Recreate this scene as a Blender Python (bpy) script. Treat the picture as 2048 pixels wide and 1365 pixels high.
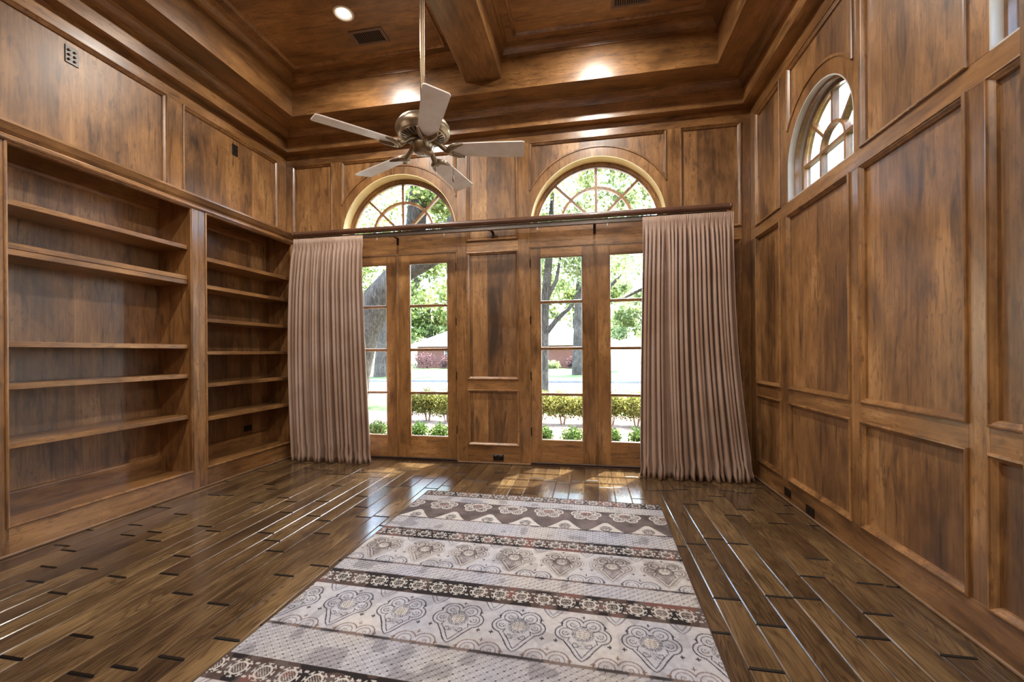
import bpy, bmesh, math, random
import numpy as np
from mathutils import Matrix, Vector, Euler
R_ = math.radians
random.seed(7)
for o in list(bpy.data.objects):
    bpy.data.objects.remove(o)
SC = bpy.context.scene
COL = SC.collection

# ------------------------------------------------------------------ camera
H = 1.30
cam_d = bpy.data.cameras.new('camera')
cam_d.sensor_width = 36.0
cam_d.lens = 830.0 / 2048.0 * 36.0
cam_d.shift_y = 22.65 / 2048.0
cam_d.clip_start = 0.05
cam_d.clip_end = 600
cam = bpy.data.objects.new('camera', cam_d)
COL.objects.link(cam)
cam.matrix_world = (Matrix.Translation((0, 0, H)) @ Matrix.Rotation(R_(10.5115), 4, 'Z')
                    @ Matrix.Rotation(R_(90), 4, 'X') @ Matrix.Rotation(-0.0075, 4, 'Z'))
SC.camera = cam

# ------------------------------------------------------------------ world, sun, exposure
SUN_DIR = Vector((-0.25, -0.43, -1.0)).normalized()
world = bpy.data.worlds.new('sky_world')
SC.world = world
world.use_nodes = True
wn = world.node_tree
wn.nodes.clear()
sky = wn.nodes.new('ShaderNodeTexSky')
sky.sky_type = 'NISHITA'
sky.sun_disc = False
sky.sun_elevation = R_(63)
sky.sun_rotation = math.atan2(-SUN_DIR.x, -SUN_DIR.y)
sky.dust_density = 3.0
sky.ozone_density = 1.0
bg = wn.nodes.new('ShaderNodeBackground')
bg.inputs['Strength'].default_value = 2.25
wo = wn.nodes.new('ShaderNodeOutputWorld')
wn.links.new(sky.outputs[0], bg.inputs[0])
wn.links.new(bg.outputs[0], wo.inputs[0])

sun_d = bpy.data.lights.new('sun', 'SUN')
sun_d.energy = 29.0
sun_d.angle = R_(0.6)
sun_d.color = (1.0, 0.95, 0.86)
sun = bpy.data.objects.new('sun', sun_d)
COL.objects.link(sun)
sun.location = (10, 20, 40)
sun.rotation_euler = SUN_DIR.to_track_quat('-Z', 'Y').to_euler()

vs = SC.view_settings
vs.view_transform = 'Standard'
vs.look = 'None'
vs.gamma = 1.0
vs.use_curve_mapping = False
vs.exposure = 1.05
CAN_POWER = 22.0
SC.cycles.max_bounces = 7
SC.cycles.diffuse_bounces = 4
SC.cycles.glossy_bounces = 3
SC.cycles.transmission_bounces = 4
SC.cycles.transparent_max_bounces = 8

# ------------------------------------------------------------------ room dimensions
XL, XR, YB, YF = -3.81, 1.67, 4.72, -1.60       # upper left wall face, right wall face, back wall face, front wall face
XF, XBK = -3.70, -4.07                          # bookcase face and back
ZC = 4.50

# ------------------------------------------------------------------ material helpers
MATS = {}

def srgb(r, g, b):
    def f(c):
        c /= 255.0
        return c / 12.92 if c <= 0.04045 else ((c + 0.055) / 1.055) ** 2.4
    return (f(r), f(g), f(b), 1.0)

class NT:
    def __init__(self, name):
        self.m = bpy.data.materials.new(name)
        self.m.use_nodes = True
        self.t = self.m.node_tree
        self.t.nodes.clear()
        self.out = self.t.nodes.new('ShaderNodeOutputMaterial')
    def n(self, typ, **kw):
        nd = self.t.nodes.new(typ)
        for k, v in kw.items():
            if hasattr(nd, k):
                setattr(nd, k, v)
            else:
                nd.inputs[k.replace('_', ' ')].default_value = v
        return nd
    def l(self, a, b):
        self.t.links.new(a, b)
    def val(self, sock, v):
        if hasattr(v, 'links') or hasattr(v, 'is_linked'):
            self.l(v, sock)
        else:
            sock.default_value = v
    def math(self, op, a, b=0.0, c=0.0, clamp=False):
        nd = self.t.nodes.new('ShaderNodeMath')
        nd.operation = op
        nd.use_clamp = clamp
        for i, v in enumerate((a, b, c)):
            self.val(nd.inputs[i], v)
        return nd.outputs[0]
    def mix(self, fac, a, b, blend='MIX'):
        nd = self.t.nodes.new('ShaderNodeMix')
        nd.data_type = 'RGBA'
        nd.blend_type = blend
        self.val(nd.inputs[0], fac)
        self.val(nd.inputs[6], a)
        self.val(nd.inputs[7], b)
        return nd.outputs[2]
    def ramp(self, fac, stops, interp='LINEAR'):
        nd = self.t.nodes.new('ShaderNodeValToRGB')
        cr = nd.color_ramp
        cr.interpolation = interp
        while len(cr.elements) < len(stops):
            cr.elements.new(0.5)
        for e, (p, c) in zip(cr.elements, stops):
            e.position = p
            e.color = c
        self.l(fac, nd.inputs[0])
        return nd.outputs[0]
    def noise(self, vec, scale, detail=2.0, rough=0.5, dist=0.0):
        nd = self.t.nodes.new('ShaderNodeTexNoise')
        self.l(vec, nd.inputs['Vector'])
        nd.inputs['Scale'].default_value = scale
        nd.inputs['Detail'].default_value = detail
        nd.inputs['Roughness'].default_value = rough
        nd.inputs['Distortion'].default_value = dist
        return nd.outputs['Fac']
    def mapping(self, vec, scale, loc=None):
        nd = self.t.nodes.new('ShaderNodeMapping')
        self.l(vec, nd.inputs['Vector'])
        nd.inputs['Scale'].default_value = scale
        if loc is not None:
            self.val(nd.inputs['Location'], loc)
        return nd.outputs[0]
    def bsdf(self, color, rough, spec=0.5, metal=0.0, coat=0.0, coat_rough=0.1, normal=None, **kw):
        b = self.t.nodes.new('ShaderNodeBsdfPrincipled')
        self.val(b.inputs['Base Color'], color)
        self.val(b.inputs['Roughness'], rough)
        b.inputs['Specular IOR Level'].default_value = spec
        b.inputs['Metallic'].default_value = metal
        b.inputs['Coat Weight'].default_value = coat
        b.inputs['Coat Roughness'].default_value = coat_rough
        for k, v in kw.items():
            b.inputs[k].default_value = v
        if normal is not None:
            self.l(normal, b.inputs['Normal'])
        self.l(b.outputs[0], self.out.inputs[0])
        return b
    def bump(self, h, strength=0.2, dist=0.01):
        nd = self.t.nodes.new('ShaderNodeBump')
        nd.inputs['Strength'].default_value = strength
        nd.inputs['Distance'].default_value = dist
        self.l(h, nd.inputs['Height'])
        return nd.outputs[0]

def make_wood(name, axis, strips=False, tone=1.0, rough=0.32, coat=0.7, fk=0.55, crough=0.30):
    """stained knotty alder: blotches, fine grain along `axis`, dark mineral flecks"""
    t = NT(name)
    tc = t.n('ShaderNodeTexCoord')
    oi = t.n('ShaderNodeObjectInfo')
    rnd = oi.outputs['Random']
    comb = t.n('ShaderNodeCombineXYZ')
    for i, k in enumerate((17.0, 29.0, 11.0)):
        t.l(t.math('MULTIPLY', rnd, k), comb.inputs[i])
    off = t.n('ShaderNodeVectorMath', operation='ADD')
    t.l(tc.outputs['Object'], off.inputs[0])
    t.l(comb.outputs[0], off.inputs[1])
    p = off.outputs[0]
    def sc(k):
        s = [1.0, 1.0, 1.0]
        s['xyz'.index(axis)] = k
        return s
    fine = t.noise(t.mapping(p, sc(0.03)), 90.0, 3.0, 0.6)
    fig = t.noise(t.mapping(p, sc(0.22)), 9.0, 4.0, 0.6, 1.2)
    blotch = t.noise(t.mapping(p, sc(0.5)), 2.6, 4.0, 0.62, 0.6)
    fleck = t.noise(t.mapping(p, sc(0.16)), 16.0, 3.0, 0.6, 0.8)
    a = t.math('MULTIPLY_ADD', fig, 0.45, t.math('MULTIPLY', blotch, 0.75))
    a = t.math('MULTIPLY_ADD', fine, 0.28, a)
    a = t.math('SUBTRACT', a, 0.24)
    if strips:
        sep = t.n('ShaderNodeSeparateXYZ')
        t.l(tc.outputs['Object'], sep.inputs[0])
        u = t.math('ADD', sep.outputs[0], sep.outputs[1])
        st = t.math('FLOOR', t.math('MULTIPLY', u, 5.6))
        wnz = t.n('ShaderNodeTexWhiteNoise', noise_dimensions='1D')
        t.l(st, wnz.inputs['W'])
        a = t.math('ADD', a, t.math('MULTIPLY', t.math('SUBTRACT', wnz.outputs['Value'], 0.5), 0.24))
    else:
        a = t.math('ADD', a, t.math('MULTIPLY', t.math('SUBTRACT', rnd, 0.5), 0.10))
    def c(r, g, b):
        q = srgb(r, g, b)
        return (q[0] * tone, q[1] * tone, q[2] * tone, 1)
    tone *= 1.15
    col = t.ramp(a, [(0.20, c(54, 37, 23)), (0.40, c(110, 76, 43)), (0.58, c(149, 107, 63)), (0.82, c(190, 147, 95))])
    fl = t.ramp(fleck, [(0.56, (0, 0, 0, 1)), (0.70, (1, 1, 1, 1))])
    col = t.mix(t.math('MULTIPLY', fl, fk), col, c(52, 31, 20))
    speck = t.noise(t.mapping(p, sc(0.35)), 46.0, 2.0, 0.6, 0.5)
    sp = t.ramp(speck, [(0.56, (0, 0, 0, 1)), (0.68, (1, 1, 1, 1))])
    bl2 = t.ramp(blotch, [(0.35, (0.25, 0.25, 0.25, 1)), (0.6, (1, 1, 1, 1))])
    col = t.mix(t.math('MULTIPLY', t.math('MULTIPLY', sp, bl2), 0.5), col, c(66, 41, 24))
    rg = t.math('MULTIPLY_ADD', blotch, 0.16, rough - 0.08)
    nrm = t.bump(fine, 0.06, 0.004)
    t.bsdf(col, rg, spec=0.5, coat=coat, coat_rough=crough, normal=nrm)
    MATS[name] = t.m
    return t.m

WZ = make_wood('stained_wood_vertical', 'z')
WX = make_wood('stained_wood_along_wall_x', 'x')
WY = make_wood('stained_wood_along_wall_y', 'y')
WP = make_wood('stained_wood_panel', 'z', strips=True, rough=0.42, coat=0.6, fk=0.7, crough=0.40)
WB = make_wood('stained_wood_shelf_back', 'z', strips=True, tone=0.95, rough=0.36, coat=1.0, fk=0.7, crough=0.32)

def make_floor_wood():
    t = NT('dark_oak_floor')
    tc = t.n('ShaderNodeTexCoord')
    oi = t.n('ShaderNodeObjectInfo')
    rnd = oi.outputs['Random']
    comb = t.n('ShaderNodeCombineXYZ')
    for i, k in enumerate((31.0, 53.0, 7.0)):
        t.l(t.math('MULTIPLY', rnd, k), comb.inputs[i])
    off = t.n('ShaderNodeVectorMath', operation='ADD')
    t.l(tc.outputs['Object'], off.inputs[0])
    t.l(comb.outputs[0], off.inputs[1])
    p = off.outputs[0]
    ring_src = t.noise(t.mapping(p, (1.0, 0.11, 1.0)), 7.0, 2.0, 0.5, 0.4)
    rings = t.math('SINE', t.math('MULTIPLY', ring_src, 120.0))
    rings = t.math('MULTIPLY_ADD', rings, 0.5, 0.5)
    pores = t.noise(t.mapping(p, (1.0, 0.035, 1.0)), 160.0, 2.0, 0.6)
    blotch = t.noise(t.mapping(p, (1.0, 0.35, 1.0)), 4.0, 4.0, 0.6, 0.5)
    dark = t.noise(t.mapping(p, (1.0, 0.3, 1.0)), 5.5, 3.0, 0.55, 1.0)
    a = t.math('MULTIPLY_ADD', t.math('POWER', rings, 4.0), -0.13, t.math('MULTIPLY', blotch, 0.8))
    a = t.math('MULTIPLY_ADD', pores, 0.35, a)
    a = t.math('ADD', a, t.math('MULTIPLY', t.math('SUBTRACT', rnd, 0.5), 0.22))
    col = t.ramp(a, [(0.20, srgb(36, 26, 19)), (0.42, srgb(72, 54, 37)), (0.60, srgb(100, 78, 53)), (0.82, srgb(138, 112, 76))])
    dk = t.ramp(dark, [(0.62, (0, 0, 0, 1)), (0.78, (1, 1, 1, 1))])
    col = t.mix(t.math('MULTIPLY', dk, 0.7), col, srgb(34, 22, 14))
    rg = t.math('MULTIPLY_ADD', pores, 0.06, 0.17)
    hgt = t.math('MULTIPLY_ADD', rings, -0.5, pores)
    nrm = t.bump(hgt, 0.012, 0.001)
    t.bsdf(col, rg, spec=0.55, coat=0.25, coat_rough=0.12, normal=nrm)
    return t.m

FLOORM = make_floor_wood()

def plain(name, col, rough=0.5, metal=0.0, spec=0.5, var=0.0, scale=20.0, coat=0.0):
    t = NT(name)
    c = col
    if var > 0:
        tc = t.n('ShaderNodeTexCoord')
        nz = t.noise(tc.outputs['Object'], scale, 4.0, 0.6)
        d = (col[0] * (1 - var), col[1] * (1 - var), col[2] * (1 - var), 1)
        e = (min(1, col[0] * (1 + var)), min(1, col[1] * (1 + var)), min(1, col[2] * (1 + var)), 1)
        c = t.ramp(nz, [(0.3, d), (0.7, e)])
    t.bsdf(c, rough, spec=spec, metal=metal, coat=coat)
    return t.m

M_DARKSLAB = plain('dark_subfloor', srgb(30, 20, 14), 0.6)
M_ENDSTAIN = plain('black_end_stain', srgb(24, 17, 13), 0.35)
M_SHOE = plain('dusty_shoe_moulding', srgb(128, 100, 76), 0.55, var=0.2, scale=8)
M_PLATE = plain('dark_bronze_plate', srgb(34, 26, 22), 0.35, var=0.15, scale=60)
M_BLACK = plain('black_plastic', srgb(16, 15, 15), 0.3)
M_STEEL = plain('brushed_steel', srgb(190, 188, 184), 0.3, metal=1.0)
M_CONN = plain('worn_brass_connector', srgb(130, 110, 96), 0.5, metal=0.7)
M_BRONZE = plain('aged_bronze', srgb(120, 98, 76), 0.34, metal=0.75, var=0.2, scale=9)
M_PEWTER = plain('antique_pewter', srgb(150, 134, 112), 0.34, metal=0.85, var=0.18, scale=14)
M_WHITE = plain('white_enamel', srgb(235, 232, 226), 0.4)
M_ROD = plain('brown_wood_pole', srgb(96, 66, 50), 0.32, var=0.22, scale=7, coat=0.3)
M_TRACK = plain('grey_metal_track', srgb(120, 112, 106), 0.35, metal=0.6, var=0.1)
M_HINGE = plain('dark_bronze_hinge', srgb(60, 40, 30), 0.4, metal=0.6)
M_REVEAL = plain('pale_daylit_wood', srgb(238, 220, 170), 0.4, var=0.08, scale=5)  # daylight on the arch reveals is put into this colour; fence boards share it
M_VENT = plain('bronze_vent_metal', srgb(112, 92, 82), 0.45, var=0.1)
M_HOLE = plain('dark_opening', srgb(10, 8, 7), 0.8)

def blade_material():
    t = NT('whitewashed_blade')
    tc = t.n('ShaderNodeTexCoord')
    nz = t.noise(t.mapping(tc.outputs['Object'], (1.0, 1.0, 1.0)), 9.0, 4.0, 0.6, 0.6)
    col = t.ramp(nz, [(0.3, srgb(240, 230, 222)), (0.7, srgb(252, 250, 246))])
    t.bsdf(col, 0.38, spec=0.5)
    return t.m
M_BLADE = blade_material()

def glass_material():
    t = NT('window_glass')
    tr = t.n('ShaderNodeBsdfTransparent')
    tr.inputs[0].default_value = (0.96, 0.98, 0.97, 1)
    gl = t.n('ShaderNodeBsdfGlossy')
    gl.inputs['Roughness'].default_value = 0.02
    fr = t.n('ShaderNodeFresnel')
    fr.inputs['IOR'].default_value = 1.45
    mx = t.n('ShaderNodeMixShader')
    t.l(t.math('MULTIPLY', fr.outputs[0], 0.8), mx.inputs[0])
    t.l(tr.outputs[0], mx.inputs[1])
    t.l(gl.outputs[0], mx.inputs[2])
    t.l(mx.outputs[0], t.out.inputs[0])
    return t.m
M_GLASS = glass_material()

def emission(name, col, strength):
    t = NT(name)
    e = t.n('ShaderNodeEmission')
    e.inputs[0].default_value = col
    e.inputs[1].default_value = strength
    t.l(e.outputs[0], t.out.inputs[0])
    return t.m
M_LAMP = emission('lamp_lens', (1.0, 0.86, 0.66, 1), 14.0)

def curtain_material():
    t = NT('taupe_satin')
    tc = t.n('ShaderNodeTexCoord')
    nz = t.noise(t.mapping(tc.outputs['Object'], (1, 1, 0.25)), 60.0, 3.0, 0.6)
    nz2 = t.noise(tc.outputs['Object'], 2.5, 2.0, 0.5)
    col = t.ramp(nz2, [(0.3, srgb(172, 142, 122)), (0.7, srgb(192, 167, 151))])
    col = t.mix(t.math('MULTIPLY', nz, 0.25), col, srgb(150, 124, 106))
    b = t.bsdf(col, 0.38, spec=0.5)
    b.inputs['Sheen Weight'].default_value = 0.05
    b.inputs['Sheen Roughness'].default_value = 0.4
    return t.m
M_CURT = curtain_material()

# ------------------------------------------------------------------ mesh helpers
class MB:
    def __init__(self):
        self.v, self.f, self.s = [], [], []
    def add(self, verts, faces, smooth=False):
        b = len(self.v)
        self.v.extend([tuple(p) for p in verts])
        for q in faces:
            self.f.append(tuple(b + i for i in q))
            self.s.append(smooth)
    def box(self, x0, x1, y0, y1, z0, z1, bev=0.0):
        if x0 > x1: x0, x1 = x1, x0
        if y0 > y1: y0, y1 = y1, y0
        if z0 > z1: z0, z1 = z1, z0
        e = min(bev, 0.45 * (x1 - x0), 0.45 * (y1 - y0), 0.45 * (z1 - z0))
        if e <= 0:
            v = [(x, y, z) for x in (x0, x1) for y in (y0, y1) for z in (z0, z1)]
            self.add(v, [(0, 1, 3, 2), (4, 6, 7, 5), (0, 4, 5, 1), (2, 3, 7, 6), (0, 2, 6, 4), (1, 5, 7, 3)])
            return
        xs, ys, zs = (x0, x1), (y0, y1), (z0, z1)
        idx, v = {}, []
        for i in (0, 1):
            for j in (0, 1):
                for k in (0, 1):
                    c = (xs[i], ys[j], zs[k])
                    sg = (1 - 2 * i, 1 - 2 * j, 1 - 2 * k)
                    for a in range(3):
                        p = list(c)
                        for b in range(3):
                            if b != a:
                                p[b] += sg[b] * e
                        idx[(i, j, k, a)] = len(v)
                        v.append(p)
        F = []
        for a in range(3):
            b, c = [q for q in range(3) if q != a]
            for s in (0, 1):
                quad = []
                for (p, q) in ((0, 0), (1, 0), (1, 1), (0, 1)):
                    t = [0, 0, 0]
                    t[a], t[b], t[c] = s, p, q
                    quad.append(idx[(t[0], t[1], t[2], a)])
                F.append(tuple(quad))
            for p in (0, 1):
                for q in (0, 1):
                    t0, t1 = [0, 0, 0], [0, 0, 0]
                    t0[a], t1[a] = 0, 1
                    t0[b] = t1[b] = p
                    t0[c] = t1[c] = q
                    F.append((idx[(*t0, b)], idx[(*t1, b)], idx[(*t1, c)], idx[(*t0, c)]))
        for i in (0, 1):
            for j in (0, 1):
                for k in (0, 1):
                    F.append((idx[(i, j, k, 0)], idx[(i, j, k, 1)], idx[(i, j, k, 2)]))
        self.add(v, F)
    def tube(self, pts, rad, n=12, cap=True, smooth=True):
        pts = [Vector(p) for p in pts]
        rs = rad if isinstance(rad, (list, tuple)) else [rad] * len(pts)
        V, F = [], []
        prev = None
        for i, p in enumerate(pts):
            d = (pts[min(i + 1, len(pts) - 1)] - pts[max(i - 1, 0)]).normalized()
            if prev is None:
                a = Vector((0, 0, 1)) if abs(d.z) < 0.9 else Vector((1, 0, 0))
                u = d.cross(a).normalized()
            else:
                u = (prev - d * prev.dot(d)).normalized()
            prev = u
            w = d.cross(u)
            for k in range(n):
                t = 2 * math.pi * k / n
                V.append(p + (u * math.cos(t) + w * math.sin(t)) * rs[i])
        for i in range(len(pts) - 1):
            for k in range(n):
                F.append((i * n + k, i * n + (k + 1) % n, (i + 1) * n + (k + 1) % n, (i + 1) * n + k))
        self.add(V, F, smooth)
        if cap:
            b = len(V)
            self.add(V[:n], [tuple(range(n))[::-1]])
            self.add(V[-n:], [tuple(range(n))])
    def lathe(self, prof, c, n=32, smooth=True):
        """prof: (radius, z) list, around vertical axis through c"""
        V, F = [], []
        for (r, z) in prof:
            for k in range(n):
                t = 2 * math.pi * k / n
                V.append((c[0] + r * math.cos(t), c[1] + r * math.sin(t), c[2] + z))
        for i in range(len(prof) - 1):
            for k in range(n):
                F.append((i * n + k, i * n + (k + 1) % n, (i + 1) * n + (k + 1) % n, (i + 1) * n + k))
        self.add(V, F, smooth)
    def build(self, name, mat, parent=None, recalc=True, **props):
        me = bpy.data.meshes.new(name)
        me.from_pydata(self.v, [], self.f)
        me.polygons.foreach_set('use_smooth', self.s)
        if recalc:
            bm = bmesh.new()
            bm.from_mesh(me)
            bmesh.ops.recalc_face_normals(bm, faces=bm.faces)
            bm.to_mesh(me)
            bm.free()
        me.materials.append(mat)
        me.update()
        return link(name, me, parent, **props)

def link(name, me, parent=None, **props):
    o = bpy.data.objects.new(name, me)
    COL.objects.link(o)
    if parent is not None:
        o.parent = parent
        if parent.get('_loc') is not None:
            o.matrix_parent_inverse = Matrix.Translation(-Vector(parent['_loc']))
    for k, v in props.items():
        o[k] = v
    return o

def empty(name, loc, **props):
    o = bpy.data.objects.new(name, None)
    COL.objects.link(o)
    o.location = loc
    o.empty_display_size = 0.1
    o['_loc'] = tuple(loc)
    for k, v in props.items():
        o[k] = v
    return o

def fast_mesh(name, V, Q, mat, parent=None, smooth=False, **props):
    """numpy quads"""
    me = bpy.data.meshes.new(name)
    V = np.asarray(V, dtype=np.float32).reshape(-1, 3)
    Q = np.asarray(Q, dtype=np.int32).reshape(-1, 4)
    me.vertices.add(len(V))
    me.vertices.foreach_set('co', V.ravel())
    me.loops.add(Q.size)
    me.loops.foreach_set('vertex_index', Q.ravel())
    me.polygons.add(len(Q))
    me.polygons.foreach_set('loop_start', np.arange(0, Q.size, 4, dtype=np.int32))
    me.polygons.foreach_set('loop_total', np.full(len(Q), 4, dtype=np.int32))
    me.polygons.foreach_set('use_smooth', np.full(len(Q), smooth))
    me.update(calc_edges=True)
    me.materials.append(mat)
    return link(name, me, parent, **props)

# wall frames: (u, v, w) -> world, w towards the room
def map_back(u, v, w): return (u, YB - w, v)
def map_right(u, v, w): return (XR - w, u, v)
def map_left(u, v, w): return (XL + w, u, v)
def map_face(u, v, w): return (XF + w, u, v)

def wbox(mb, mp, u0, u1, v0, v1, w0, w1, bev=0.0):
    a, b = mp(u0, v0, w0), mp(u1, v1, w1)
    mb.box(a[0], b[0], a[1], b[1], a[2], b[2], bev)

def board(name, mp, u0, u1, v0, v1, mat, parent, w0=-0.03, w1=0.0, bev=0.0015):
    mb = MB()
    wbox(mb, mp, u0, u1, v0, v1, w0, w1, bev)
    return mb.build(name, mat, parent)

PROF = [(-0.003, -0.002), (-0.003, 0.009), (0.001, 0.014), (0.008, 0.015), (0.011, 0.008), (0.015, 0.006), (0.024, -0.003), (0.029, -0.007), (0.031, -0.0205)]

def frame_moulding(mp, u0, u1, v0, v1, mat, parent, prof=PROF, name='panel_moulding'):
    mb = MB()
    V, F = [], []
    for (o, w) in prof:
        for (u, v) in ((u0 + o, v0 + o), (u1 - o, v0 + o), (u1 - o, v1 - o), (u0 + o, v1 - o)):
            V.append(mp(u, v, w))
    for i in range(len(prof) - 1):
        for k in range(4):
            F.append((i * 4 + k, i * 4 + (k + 1) % 4, i * 4 + 4 + (k + 1) % 4, i * 4 + 4 + k))
    mb.add(V, F)
    return mb.build(name, mat, parent)

def panel(mp, u0, u1, v0, v1, parent, mat=None):
    mb = MB()
    wbox(mb, mp, u0 + 0.002, u1 - 0.002, v0 + 0.002, v1 - 0.002, -0.03, -0.020)
    mb.build('panel', mat or WP, parent)
    frame_moulding(mp, u0, u1, v0, v1, WZ, parent)

def arc_field(mb, mp, cu, cz, r, u0, u1, vtop, w0, w1, n=40):
    """solid between an arch of radius r (centre cu, cz) and the line v = vtop, for u0..u1, plus the legs beside the arch"""
    us = []
    a0, a1 = max(u0, cu - r), min(u1, cu + r)
    for i in range(n + 1):
        t = math.pi * (1 - i / n)
        u = cu + r * math.cos(t)
        us.append(min(max(u, a0), a1))
    V, F = [], []
    for u in us:
        h = math.sqrt(max(0.0, r * r - (u - cu) ** 2))
        lo = min(cz + h, vtop)
        for w in (w0, w1):
            V.append(mp(u, lo, w))
            V.append(mp(u, vtop, w))
    for i in range(len(us) - 1):
        if abs(us[i + 1] - us[i]) < 1e-6:
            continue
        b, c = i * 4, i * 4 + 4
        F += [(b, b + 1, c + 1, c), (b + 2, c + 2, c + 3, b + 3), (b, c, c + 2, b + 2), (b + 1, b + 3, c + 3, c + 1)]
    mb.add(V, F)
    if a0 > u0 + 1e-4:
        wbox(mb, mp, u0, a0, cz, vtop, w0, w1)
    if a1 < u1 - 1e-4:
        wbox(mb, mp, a1, u1, cz, vtop, w0, w1)

def arc_strip(mb, mp, cu, cz, ra, rb, w0, w1, u0=-1e9, u1=1e9, t0=0.0, t1=math.pi, n=48, zmin=None, smooth=False):
    """curved bar between radii ra < rb with depth w0..w1, clipped to u0..u1"""
    ts = [t0 + (t1 - t0) * i / n for i in range(n + 1)]
    seg = []
    for t in ts:
        pts = []
        for r in (ra, rb):
            ct = math.cos(t)
            if ct > 1e-6:
                r = min(r, (u1 - cu) / ct)
            elif ct < -1e-6:
                r = min(r, (u0 - cu) / ct)
            u, z = cu + r * ct, cz + r * math.sin(t)
            pts.append((u, z))
        seg.append(pts)
    V, F = [], []
    for pts in seg:
        for (u, z) in pts:
            for w in (w0, w1):
                V.append(mp(u, z, w))
    for i in range(n):
        (ua, za), (ub, zb) = seg[i]
        (uc, zc_), (ud, zd) = seg[i + 1]
        if (abs(ub - ua) < 1e-6 and abs(ud - uc) < 1e-6):
            continue
        b, c = i * 4, i * 4 + 4
        F += [(b, c, c + 1, b + 1), (b + 2, b + 3, c + 3, c + 2), (b, b + 2, c + 2, c), (b + 1, c + 1, c + 3, b + 3)]
    F += [(0, 1, 3, 2), (n * 4, n * 4 + 2, n * 4 + 3, n * 4 + 1)]
    mb.add(V, F, smooth)

def bar(mb, mp, p, q, half, w0, w1):
    """straight bar in wall plane from p to q"""
    du, dv = q[0] - p[0], q[1] - p[1]
    L = math.hypot(du, dv)
    nu, nv = -dv / L * half, du / L * half
    V = []
    for (u, v) in ((p[0] + nu, p[1] + nv), (p[0] - nu, p[1] - nv), (q[0] - nu, q[1] - nv), (q[0] + nu, q[1] + nv)):
        V.append(mp(u, v, w0))
        V.append(mp(u, v, w1))
    mb.add(V, [(0, 2, 3, 1), (2, 4, 5, 3), (4, 6, 7, 5), (6, 0, 1, 7), (0, 6, 4, 2), (1, 3, 5, 7)])

# ================================================================== SETTING: walls
TOPW = 4.62      # structural height of the walls
ZP = 3.70        # top of the panels
ZS1 = 3.838      # underside of the lowest ceiling step

# ---------- back wall
BW = {'cu': (-2.28, 0.092), 'r': 0.745, 'cz': 2.737}          # arched transoms
wall_back = MB()
for (a, b) in ((-4.2, -3.05), (-1.535, -0.668), (0.832, 1.95)):
    wbox(wall_back, map_back, a, b, -0.12, 2.505, -0.25, -0.03)
wbox(wall_back, map_back, -4.2, 1.95, 2.505, BW['cz'], -0.25, -0.03)
for (a, b) in ((-4.2, -3.027), (-1.533, -0.655), (0.839, 1.95)):
    wbox(wall_back, map_back, a, b, BW['cz'], TOPW, -0.25, -0.03)
for cu in BW['cu']:
    arc_field(wall_back, map_back, cu, BW['cz'], BW['r'], cu - 0.747, cu + 0.747, TOPW, -0.25, -0.03)
wall_back = wall_back.build('wall_back', WX, kind='structure', label='dark stained wood panelled wall with two glazed double doors')

st = lambda a, b, z0, z1: board('stile', map_back, a, b, z0, z1, WZ, wall_back)
ra = lambda a, b, z0, z1: board('rail', map_back, a, b, z0, z1, WX, wall_back)
ra(XL, XR, ZP, ZS1)
for (a, b) in ((XL, -3.722), (-3.16, -3.027), (-1.533, -1.41), (-0.797, -0.655), (0.839, 0.98), (1.582, XR)):
    st(a, b, 2.735, ZP)
for (a, b) in ((XL, -3.722), (-3.16, -3.05), (-1.535, -1.41), (-0.797, -0.668), (0.832, 0.98), (1.582, XR)):
    st(a, b, 0.0, 2.735)
for (a, b) in ((-3.722, -3.16), (-1.41, -0.797), (0.98, 1.582)):
    ra(a, b, 2.478, 2.610)
    ra(a, b, 0.862, 0.984)
    ra(a, b, 0.0, 0.213)
    panel(map_back, a, b, 2.610, ZP, wall_back)
    panel(map_back, a, b, 0.984, 2.478, wall_back)
    panel(map_back, a, b, 0.213, 0.862, wall_back)
for (a, b) in ((-3.05, -1.535), (-0.668, 0.832)):
    ra(a, b, 2.505, 2.737)

ARCH_PROF = 0.112
def arch_dressing(mp, cu, cz, r, u0, u1, parent, band, top=ZP):
    mb = MB()
    arc_field(mb, mp, cu, cz, r + band, u0, u1, top, -0.03, -0.020)
    mb.build('panel', WP, parent)
    mb = MB()
    arc_strip(mb, mp, cu, cz, r, r + band, -0.03, 0.0, u0, u1)
    mb.build('arch_casing', WZ, parent)
    mb = MB()
    # bead along the outer edge of the casing, where it is inside the panel
    tm = math.acos(min(1.0, (u1 - cu) / (r + band)))
    arc_strip(mb, mp, cu, cz, r + band - 0.012, r + band + 0.006, -0.020, 0.009, u0, u1, tm, math.pi - tm)
    mb.build('arch_bead', WZ, parent)
    # panel moulding above the arch
    zl = cz + math.sqrt(max(0, (r + band) ** 2 - (u1 - cu) ** 2))
    mb = MB()
    V, F = [], []
    pr = PROF
    for (o, w) in pr:
        for (u, v) in ((u0 + o, zl), (u0 + o, top - o), (u1 - o, top - o), (u1 - o, zl)):
            V.append(mp(u, v, w))
    for i in range(len(pr) - 1):
        for k in range(3):
            F.append((i * 4 + k, i * 4 + k + 1, i * 4 + 5 + k, i * 4 + 4 + k))
    mb.add(V, F)
    mb.build('panel_moulding', WZ, parent)
for cu in BW['cu']:
    arch_dressing(map_back, cu, BW['cz'], BW['r'], cu - 0.747, cu + 0.747, wall_back, 0.112)

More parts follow.
